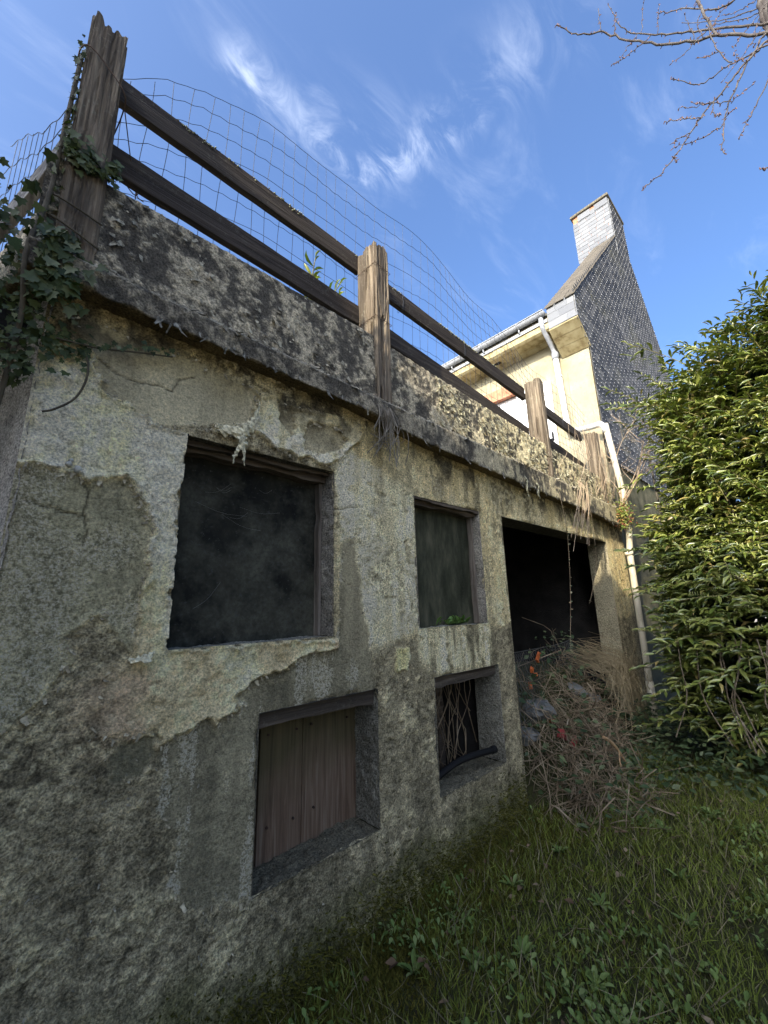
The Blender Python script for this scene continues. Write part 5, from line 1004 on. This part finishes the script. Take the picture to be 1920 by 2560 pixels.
for k, (x, y, z) in enumerate([(3.66, 1.72, -1.10), (3.80, 1.70, -1.18)]):
    mb = MB(); r_ = Matrix.Translation((x, y, z)) @ Matrix.Rotation(0.5-k, 4, 'Y'); mb.box(-0.05, 0.05, -0.012, 0.012, -0.03, 0.03, r_); mb.box(-0.055, -0.045, -0.03, 0.03, -0.035, 0.035, r_); tag(mb.build('plastic_crate_piece', REDP, bevel=0.004), ['dark red plastic piece half buried in the brambles, left one', 'dark red plastic piece half buried in the brambles, right one'][k], 'scrap')
RUB = ncol('grey_rubble', [(0.3, (0.10, 0.10, 0.085)), (0.7, (0.22, 0.21, 0.185))], 12)
for k, (x, y, z, r_) in enumerate([(3.75, 1.98, -0.95, 0.16), (4.45, 1.95, -0.88, 0.14), (3.45, 1.95, -1.10, 0.12), (4.75, 1.9, -1.0, 0.10)]):
    mb = MB(); lump(mb, (x, y, z), r_, 70+k, 9, 0.55); tag(mb.build('rubble_stone', RUB), 'grey rubble stone under the brambles, '+['left of middle behind the netting', 'in the middle of the opening', 'nearest the left jamb', 'beside the straw on the right'][k], 'stone', 'rubble in the opening')
mb = MB(); mb.tube(spline([(3.72, 1.42, -1.07), (3.82, 1.41, -1.12), (3.92, 1.39, -1.21), (4.0, 1.37, -1.32)], 10), [0.012, 0.014, 0.014, 0.013, 0.013, 0.012, 0.011, 0.010, 0.009, 0.006], 6)
mb.tube(spline([(3.9, 1.38, -1.2), (3.86, 1.37, -1.24), (3.84, 1.36, -1.30)], 5), 0.005, 5); tag(mb.build('broken_branch', ncol('split_wood', [(0.3, (0.28, 0.17, 0.08)), (0.7, (0.44, 0.28, 0.14))], 18, mscale=(1, 1, 8))), 'freshly split orange-brown branch lying on the right of the brambles', 'branch')
# inside the lower right hole: black hose, batten, dead stems
mb = MB(); mb.tube(spline([(2.10, 2.02, -1.20), (2.25, 1.97, -1.12), (2.45, 1.92, -1.05), (2.62, 1.87, -1.03), (2.75, 1.84, -1.03)], 16), 0.022, 10); mb.tube([(2.75, 1.84, -1.03), (2.79, 1.832, -1.028)], 0.026, 10)
tag(mb.build('black_hose', ncol('black_plastic', [(0.3, (0.008, 0.0075, 0.007)), (0.7, (0.014, 0.013, 0.012))], 8, rough=0.6, spec=0.15, bs=0)), 'black plastic hose end poking over the sill of the lower open hole', 'hose')
mb = MB(); mb.box(2.72, 2.79, 2.30, 2.33, -1.4, -0.4); mb.build('batten', LINTM, ob)
mb = MB()
for k in range(60):
    x = rb.uniform(2.2, 2.85); y = rb.uniform(2.05, 2.4); mb.tube(spline([(x, y, -0.45), (x+rb.normal(0, 0.06), y, -0.7), (x+rb.normal(0, 0.15), y+rb.normal(0, 0.05), -1.0), (x+rb.normal(0, 0.2), y, -1.3)], 8), rb.uniform(0.002, 0.004), 3, False)
tag(mb.build('dead_creeper', CANE), 'dead creeper stems hanging inside the lower open hole', 'creeper')
# ------------------------------------------------------------------ small plants
FERN = leafmat('sill_weed_leaf', [(0, (0.08, 0.16, 0.03)), (1, (0.15, 0.25, 0.06))], 0.5, 0.3)
n = 46; c = np.stack([2.44+rb.normal(0, 0.075, n), np.full(n, 1.85)+rb.normal(0, 0.02, n), np.full(n, -0.135)], 1); az = rb.uniform(0, 6.28, n); el = rb.uniform(0.1, 1.2, n); d = np.stack([np.cos(az)*np.cos(el), np.sin(az)*np.cos(el)-0.3, np.sin(el)], 1); L = rb.uniform(0.04, 0.085, n)
V, F = scatter(lv, lfT, frames(d, np.tile([0, 0, 1.0], (n, 1))), c, np.stack([L*0.28, L, L*2], 1)); tag(np_mesh('sill_weed', V, F, FERN), 'bright green leafy weed growing on the sill of the narrow upper window', 'weed')
SED = leafmat('sedum_leaf', [(0, (0.13, 0.20, 0.035)), (0.5, (0.24, 0.28, 0.06)), (0.75, (0.30, 0.16, 0.06)), (1, (0.32, 0.09, 0.06))], 0.5, 0.3)
n = 900; c = np.stack([6.0+rb.normal(0, 0.085, n), 1.63+rb.normal(0, 0.05, n), 1.14+rb.normal(0, 0.10, n)], 1); d = rb.normal(0, 1, (n, 3)); L = rb.uniform(0.018, 0.036, n)
V, F = scatter(lv, lfT, frames(d, rb.normal(0, 1, (n, 3))), c, np.stack([L*0.5, L, L], 1)); tag(np_mesh('stonecrop_clump', V, F, SED), 'green and reddish stonecrop clump where the downpipe passes the ledge', 'plant')
# dry shrub and trailing stems by the downpipe
DRY = ncol('bleached_twig', [(0.3, (0.26, 0.18, 0.11)), (0.7, (0.42, 0.33, 0.22))], 8, bs=0)
mb = MB()
def twig(p, d, L, r, dep):
    P = [np.array(p)]; d = np.array(d, float)
    for k in range(5): d = d+rb.normal(0, 0.14, 3); d /= np.linalg.norm(d); P.append(P[-1]+d*L/5)
    mb.tube([tuple(q) for q in P], [r*(1-0.12*k) for k in range(6)], 4, False)
    if dep:
        for k in range(3): twig(P[rb.integers(2, 6)], d+rb.normal(0, 0.55, 3), L*rb.uniform(0.45, 0.7), r*0.6, dep-1)
for k in range(6): twig((6.05+rb.normal(0, 0.05), 1.66+rb.normal(0, 0.03), 1.25), (rb.normal(0.18, 0.16), rb.normal(-0.28, 0.2), 1.0), rb.uniform(0.6, 0.95), 0.008, 3)
tag(mb.build('dry_shrub', DRY), 'leafless straw-coloured shrub rising beside the downpipe', 'shrub')
mb = MB()
for k in range(30):
    x = 5.2+rb.normal(0, 0.42); mb.tube(spline([(x, 1.70, 1.32+rb.normal(0, 0.03)), (x+0.12+rb.normal(0, 0.06), 1.66, 1.55+rb.normal(0, 0.10)), (x+0.30+rb.normal(0, 0.1), 1.66, 1.85+rb.normal(0, 0.2)), (x+0.45+rb.normal(0, 0.12), 1.68+rb.normal(0, 0.03), 2.05+rb.normal(0, 0.25))], 7), rb.uniform(0.0012, 0.0024), 3, False)
for k in range(15):
    x = 4.8+rb.normal(0, 0.12); mb.tube(spline([(x, 1.69, 1.33), (x-0.1, 1.63, 1.30+rb.normal(0, 0.03)), (x-0.28+rb.normal(0, 0.08), 1.60, 1.08+rb.normal(0, 0.05)), (x-0.45+rb.normal(0, 0.10), 1.60, 0.72+rb.normal(0, 0.12))], 10), rb.uniform(0.002, 0.0036), 3, False)
tag(mb.build('dead_grass_clump', DRY), 'bundle of dry stems standing and trailing over the far end of the ledge', 'dry stems')
mb = MB()
for k in range(34):
    x = 1.66+rb.normal(0, 0.05); mb.tube(spline([(x, 1.70, 1.24+rb.normal(0, 0.015)), (x+rb.normal(0, 0.03), 1.675, 1.20), (x+rb.normal(0, 0.05), 1.68+rb.normal(0, 0.015), 1.12-0.12*rb.random()), (x+rb.normal(0, 0.06), 1.69, 1.05-0.2*rb.random())], 6), rb.uniform(0.0012, 0.0035), 3, False)
tag(mb.build('root_tuft', ncol('grey_root', [(0.3, (0.12, 0.10, 0.075)), (0.7, (0.26, 0.23, 0.18))], 9, bs=0)), 'ragged tuft of dry roots hanging from the ledge under the second post', 'dry roots')
VLEAF = leafmat('vine_leaf', [(0, (0.08, 0.11, 0.05)), (0.6, (0.16, 0.18, 0.10)), (1, (0.25, 0.16, 0.08))], 0.5, 0.3)
for k, (P, lb) in enumerate([([(4.06, 1.655, 1.10), (4.12, 1.66, 0.80), (4.17, 1.68, 0.58), (4.10, 1.69, 0.10), (4.0, 1.70, -0.30), (3.98, 1.71, -0.45)], 'thin vine with tiny leaves hanging down the middle of the wide opening'), ([(4.87, 1.66, 1.05), (4.90, 1.67, 0.75), (4.86, 1.68, 0.4), (4.70, 1.70, 0.12), (4.60, 1.71, -0.02)], 'reddish trailing stem hanging near the right jamb of the opening')]):
    C = spline(P, 60); vt = empty('hanging_vine', P[0]); tag(vt, lb, 'vine'); mb = MB(); mb.tube(C, 0.0028, 4, False); mb.build('stem', CANE, vt)
    s = [C[q] for q in range(14, 60, 2 if k == 0 else 7)]; s = np.array(s); s = np.repeat(s, 2, 0); n = len(s); d = np.stack([np.tile([1, -1.0], n//2)+rb.normal(0, 0.2, n), rb.normal(-0.3, 0.3, n), rb.normal(0.1, 0.3, n)], 1); L = rb.uniform(0.018, 0.034, n)
    V, F = scatter(lv, lfT, frames(d, np.tile([0, -0.6, 1.0], (n, 1))), s, np.stack([L*0.7, L, L], 1)); np_mesh('leaves', V, F, VLEAF, vt)
# young evergreen behind the parapet, next to the second post
ter = empty('terrace_shrub', (1.6, 2.4, 1.3)); tag(ter, 'young shrub with yellow-green lance leaves behind the parapet by the second post', 'shrub')
r5 = np.random.default_rng(5); nb = 17
V, F, paths = shoots(np.stack([1.60+r5.normal(0, 0.09, nb), 2.34+r5.normal(0, 0.05, nb), r5.uniform(1.80, 2.36, nb)], 1), np.stack([r5.normal(0, 0.2, nb), r5.normal(0, 0.2, nb), np.ones(nb)], 1), r5.uniform(0.22, 0.42, nb), r5, 10, (0.09, 0.15), 0.0, 0.22)
np_mesh('foliage', V, F, leafmat('spurge_leaf', [(0, (0.12, 0.16, 0.03)), (1, (0.30, 0.30, 0.08))], 0.4, 0.4, 0.25), ter); mb = MB()
for P in paths: mb.tube([(1.6, 2.4, 1.2), P[0], P[6], P[-1]], [0.008, 0.006, 0.005, 0.003], 5)
mb.build('stem', LSTEM, ter)
mb = MB(); mb.box(0.1, 6.36, 1.965, 5.6, 1.25, 1.30); mb.build('terrace_floor', RUB, ob)
# cobwebs in the big window
mb = MB()
for k in range(10):
    x = r5.uniform(0.53, 0.95); z = r5.uniform(0.45, 0.72) if k < 9 else r5.uniform(-0.1, 0.3); a = r5.uniform(-0.5, 0.9); L = r5.uniform(0.05, 0.28)
    mb.tube(spline([(x, WY+0.148, z), (x+L*0.5*math.cos(a), WY+0.146, z+L*0.5*math.sin(a)-0.02), (min(x+L*math.cos(a), 1.30), WY+0.150, min(z+L*math.sin(a), 0.74))], 6), 0.0004, 3, False)
tag(mb.build('cobweb', ncol('cobweb_grey', [(0.3, (0.22, 0.22, 0.2)), (0.7, (0.34, 0.33, 0.3))], 9, bs=0)), 'grey cobweb strands across the big dark upper window', 'cobweb', kind='stuff')
# ------------------------------------------------------------------ ivy on the corner
IVY = leafmat('ivy_leaf', [(0.0, (0.026, 0.038, 0.012)), (0.5, (0.050, 0.068, 0.02)), (0.8, (0.085, 0.10, 0.033)), (1.0, (0.17, 0.18, 0.09))], 0.55, 0.2, 0.1)
ring = [(0, 0), (0.26, -0.08), (0.52, 0.10), (0.36, 0.30), (0.48, 0.55), (0.20, 0.58), (0, 1.0), (-0.20, 0.58), (-0.48, 0.55), (-0.36, 0.30), (-0.52, 0.10), (-0.26, -0.08)]
iv = np.array([(0, 0.38, -0.05)]+[(x, y, 0.10*abs(x)-0.10*y*y) for x, y in ring]); ifc = np.array([(0, 1+k, 1+(k+1) % 12) for k in range(12)])
ivy = empty('ivy', (-0.1, 1.75, 1.3)); tag(ivy, 'dark green ivy climbing over the outbuilding corner and corner post', 'ivy')
r6 = np.random.default_rng(6); P = []; Nn = []; S = []
def iva(p, nrm, s): P.append(p); Nn.append(nrm); S.append(s)
for _ in range(1000):                        # mass over the ledge end and down the side
    s = abs(r6.normal(0, 0.40)); z = r6.uniform(0.55, 1.62) if r6.random() < 0.75 else r6.uniform(-0.4, 0.7); o = 0.10+0.10*r6.random()+0.08*math.exp(-((z-1.2)/0.3)**2)
    if z < 0.9: s += 0.14+0.25*(0.9-z); o *= 0.4
    iva((-0.045+SD[0]*s+SO[0]*o, 1.775+SD[1]*s+SO[1]*o, z), (SO[0], SO[1]-0.2, 0.55), r6.uniform(0.018, 0.038))
for _ in range(520):                         # thick outer mass left of the corner
    z = r6.uniform(0.80, 1.44); b = 0.08+0.10*math.exp(-((z-1.2)/0.3)**2); x = -0.03-abs(r6.normal(0, b)); iva((x, 1.70+0.10*r6.random()-0.25*x*r6.random(), z), (-0.35, -0.8, 0.6), r6.uniform(0.018, 0.036))
for _ in range(170):                         # over the ledge corner, in front
    x = 0.02+abs(r6.normal(0, 0.06))-0.08; iva((x, 1.69-0.03*r6.random(), 1.10+0.30*r6.random()-0.5*max(0, x)), (-0.2, -1, 0.5), r6.uniform(0.022, 0.055))
for _ in range(240):                         # up the post's left edge and round it
    z = r6.uniform(1.5, 2.5); iva((-0.06+r6.normal(0, 0.010), 1.785+r6.uniform(-0.02, 0.10), z), (-0.8, -0.6, 0.3), r6.uniform(0.012, 0.032))
for _ in range(120): iva((r6.uniform(-0.06, 0.13), 1.755+r6.normal(0, 0.008), 1.845+r6.normal(0, 0.03)), (0, -1, 0.4), r6.uniform(0.016, 0.042))
for _ in range(60): x = r6.uniform(0.03, 0.17); iva((x, 1.705, 1.335-0.25*(x-0.03)+r6.normal(0, 0.012)), (0, -0.7, 0.7), r6.uniform(0.010, 0.022))
for x in np.linspace(0.12, 0.40, 26): iva((x, 1.745+r6.normal(0, 0.006), 1.0+0.10*(x-0.1)/0.26+r6.normal(0, 0.012)), (0, -1, 0.3), r6.uniform(0.014, 0.028))
for _ in range(70): x = r6.uniform(-0.02, 0.12); iva((x, 1.76, 0.98+r6.normal(0, 0.05)), (0, -1, 0.3), r6.uniform(0.016, 0.034))
P = np.array(P); Nn = np.array(Nn)+r6.normal(0, 0.32, (len(P), 3)); S = np.array(S); n = len(P); d = np.stack([r6.normal(0, 0.6, n), r6.normal(-0.1, 0.3, n), -0.9+r6.normal(0, 0.45, n)], 1)
V, F = scatter(iv, ifc, frames(d, Nn), P, np.stack([S, S, S], 1)); tag(np_mesh('small_leaves', V, F, IVY, ivy), kind='stuff')
lm = bpy.data.meshes.new('leaf'); lm.from_pydata([tuple(v) for v in iv], [], [tuple(f_) for f_ in ifc]); lm.materials.append(IVY); lm.polygons.foreach_set('use_smooth', [True]*12)
BL = [((-0.02, 1.66, 1.19), 0.075, 1.9), ((-0.14, 1.68, 1.27), 0.085, 0.6), ((-0.09, 1.74, 1.76), 0.07, 0.2), ((-0.03, 1.72, 1.90), 0.065, -0.4), ((0.02, 1.735, 1.88), 0.06, 0.5), ((-0.13, 1.78, 1.62), 0.07, -0.2), ((-0.11, 1.78, 1.62), 0.07, 0.9), ((-0.09, 1.74, 1.50), 0.06, 0.1), ((-0.08, 1.70, 1.42), 0.06, 1.2), ((0.05, 1.69, 1.24), 0.05, 1.4), ((-0.13, 1.84, 1.66), 0.075, 0.3), ((-0.15, 1.82, 1.56), 0.06, -0.1), ((-0.06, 1.71, 1.08), 0.055, 0.4), ((-0.04, 1.72, 0.98), 0.05, -0.5), ((0.0, 1.73, 1.02), 0.045, 0.2), ((-0.12, 1.70, 1.38), 0.06, -0.6), ((0.07, 1.74, 1.80), 0.045, 0.3), ((0.0, 1.735, 1.80), 0.05, -0.3)]
for k, (p, s, a) in enumerate(BL):
    o = put(lm, ivy, p, (R(-100+25*math.sin(k*2.3)), R(30*math.sin(k*1.7)), a+math.pi), 'leaf'); o.scale = (s*0.68, s*0.68, s*0.68)
mb = MB()
IV_ST = ncol('ivy_stem', [(0.3, (0.05, 0.04, 0.025)), (0.7, (0.11, 0.09, 0.055))], 20, bs=0.3)
mb.tube(spline([(0.105, 1.765, 0.985), (0.125, 1.755, 0.93), (0.125, 1.75, 0.85), (0.10, 1.75, 0.77), (0.05, 1.755, 0.715), (0.02, 1.765, 0.70)], 20), 0.004, 5)
for z, dz in ((1.60, -0.03), (1.50, -0.05), (1.82, -0.01)): mb.tube(spline([(-0.07, 1.80, z+0.03), (-0.045, 1.765, z), (0.03, 1.762, z+dz*0.5), (0.10, 1.765, z+dz)], 12), 0.0045, 5)
mb.tube(spline([(-0.10, 1.80, 0.6), (-0.08, 1.74, 1.0), (-0.10, 1.70, 1.25), (-0.075, 1.78, 1.6), (-0.07, 1.79, 2.0), (-0.065, 1.80, 2.4)], 24), 0.009, 6)
mb.tube(spline([(0.02, 1.75, 0.99), (0.15, 1.755, 1.01), (0.28, 1.755, 1.05), (0.41, 1.76, 1.09)], 14), 0.0035, 5)
mb.build('stem', IV_ST, ivy, True)
# ------------------------------------------------------------------ bare tree reaching in at the top right
TW = ncol('smooth_grey_bark', [(0.3, (0.045, 0.036, 0.032)), (0.55, (0.085, 0.072, 0.062)), (0.75, (0.15, 0.135, 0.115))], 14, bs=0.3)
tr = empty('bare_tree', (3.56, -0.55, GZ)); tag(tr, 'leafless tree with budding grey twigs reaching into the sky', 'tree')
mb = MB(); mb.tube(spline([(3.75, -0.80, GZ-0.1), (3.70, -0.74, 0.0), (3.62, -0.62, 1.6), (3.55, -0.53, 3.0), (3.53, -0.52, 4.2), (3.60, -0.60, 5.2)], 26), [0.075-0.0016*i for i in range(26)], 10); mb.build('trunk', TW, tr, True)
r8 = np.random.default_rng(8); bd = MB()
for P, r0, r1 in BR:
    n = max(6, len(P)*4); C = spline(P, n); C = [tuple(np.array(c)+r8.normal(0, 0.0035, 3)) for c in C]; mb = MB()
    mb.tube(C, [0.55*(r0+(r1-r0)*i/(n-1)) for i in range(n)], 7 if r0 > 0.01 else 5); mb.build('branch', TW, tr, True)
    for i in range(2, n):
        if r0 < 0.02 and r8.random() < 0.75:
            c = np.array(C[i]); d = r8.normal(0, 1, 3); d /= np.linalg.norm(d); r_ = r0+(r1-r0)*i/(n-1); bd.tube([c, c+d*(r_+0.010)], [0.0042, 0.0025], 4)
bd.build('buds', ncol('reddish_bud', [(0.3, (0.12, 0.07, 0.06)), (0.7, (0.22, 0.14, 0.12))], 20, bs=0), tr)['kind'] = 'stuff'
# limbs joining trunk and the branches, out of the picture to the right
for a, b in (((3.58, -0.56, 3.3), BR[0][0][0]), ((3.55, -0.53, 3.6), BR[1][0][0]), ((3.57, -0.55, 3.0), BR[4][0][0]), ((3.57, -0.55, 3.1), BR[5][0][0]), ((3.57, -0.55, 2.9), BR[6][0][0]), ((3.58, -0.57, 2.6), BR[7][0][0]), ((3.53, -0.52, 4.2), BR[2][0][0]), ((3.53, -0.52, 3.9), BR[29][0][0]), ((3.6, -0.6, 1.9), BR[35][0][0])):
    mb = MB(); mb.tube(spline([a, tuple((np.array(a)+np.array(b))/2+[0, 0, 0.02]), b], 6), 0.013, 6); mb.build('branch', TW, tr, True)
# ------------------------------------------------------------------ evergreen screen on the left that shades the yard
CON = leafmat('dark_conifer', [(0, (0.015, 0.030, 0.012)), (1, (0.035, 0.055, 0.02))], 0.6, 0.2)
r9 = np.random.default_rng(9)
for k, (x, y, zt, rr) in enumerate([(-4.7, 1.2, 5.2, 1.35), (-4.5, -0.7, 5.35, 1.35), (-4.7, -2.6, 5.2, 1.35)]):
    t = empty('evergreen_tree', (x, y, GZ)); tag(t, 'dense dark evergreen out of the picture to the left, %s' % ('the one nearest the outbuilding', 'the middle one of the row', 'the one farthest from the outbuilding')[k], 'tree', 'evergreen screen left of the yard')
    mb = MB(); mb.tube([(x, y, GZ-0.1), (x, y, 1.0), (x, y, zt-0.8)], [0.16, 0.12, 0.03], 8); mb.build('trunk', BARK, t, True)
    n = 9000; u = r9.random(n); z = GZ+0.1+u*(zt-GZ-0.1); prof = rr*np.sqrt(np.clip(1-np.clip((z-1.5)/(zt-1.5), 0, 1)**3.2, 0, 1))*(0.85+0.3*fbm(z, z*0+k, 1.5, 2, 500+k)); a = r9.uniform(0, 6.283, n); q = prof*np.sqrt(r9.uniform(0.25, 1.0, n))
    V, F = scatter(lv, lfT, frames(r9.normal(0, 1, (n, 3)), r9.normal(0, 1, (n, 3))), np.stack([x+q*np.cos(a), y+q*np.sin(a), z], 1), np.stack([np.full(n, 0.16), np.full(n, 0.30), np.full(n, 0.2)], 1))
    tag(np_mesh('crown', V, F, CON, t), kind='stuff')
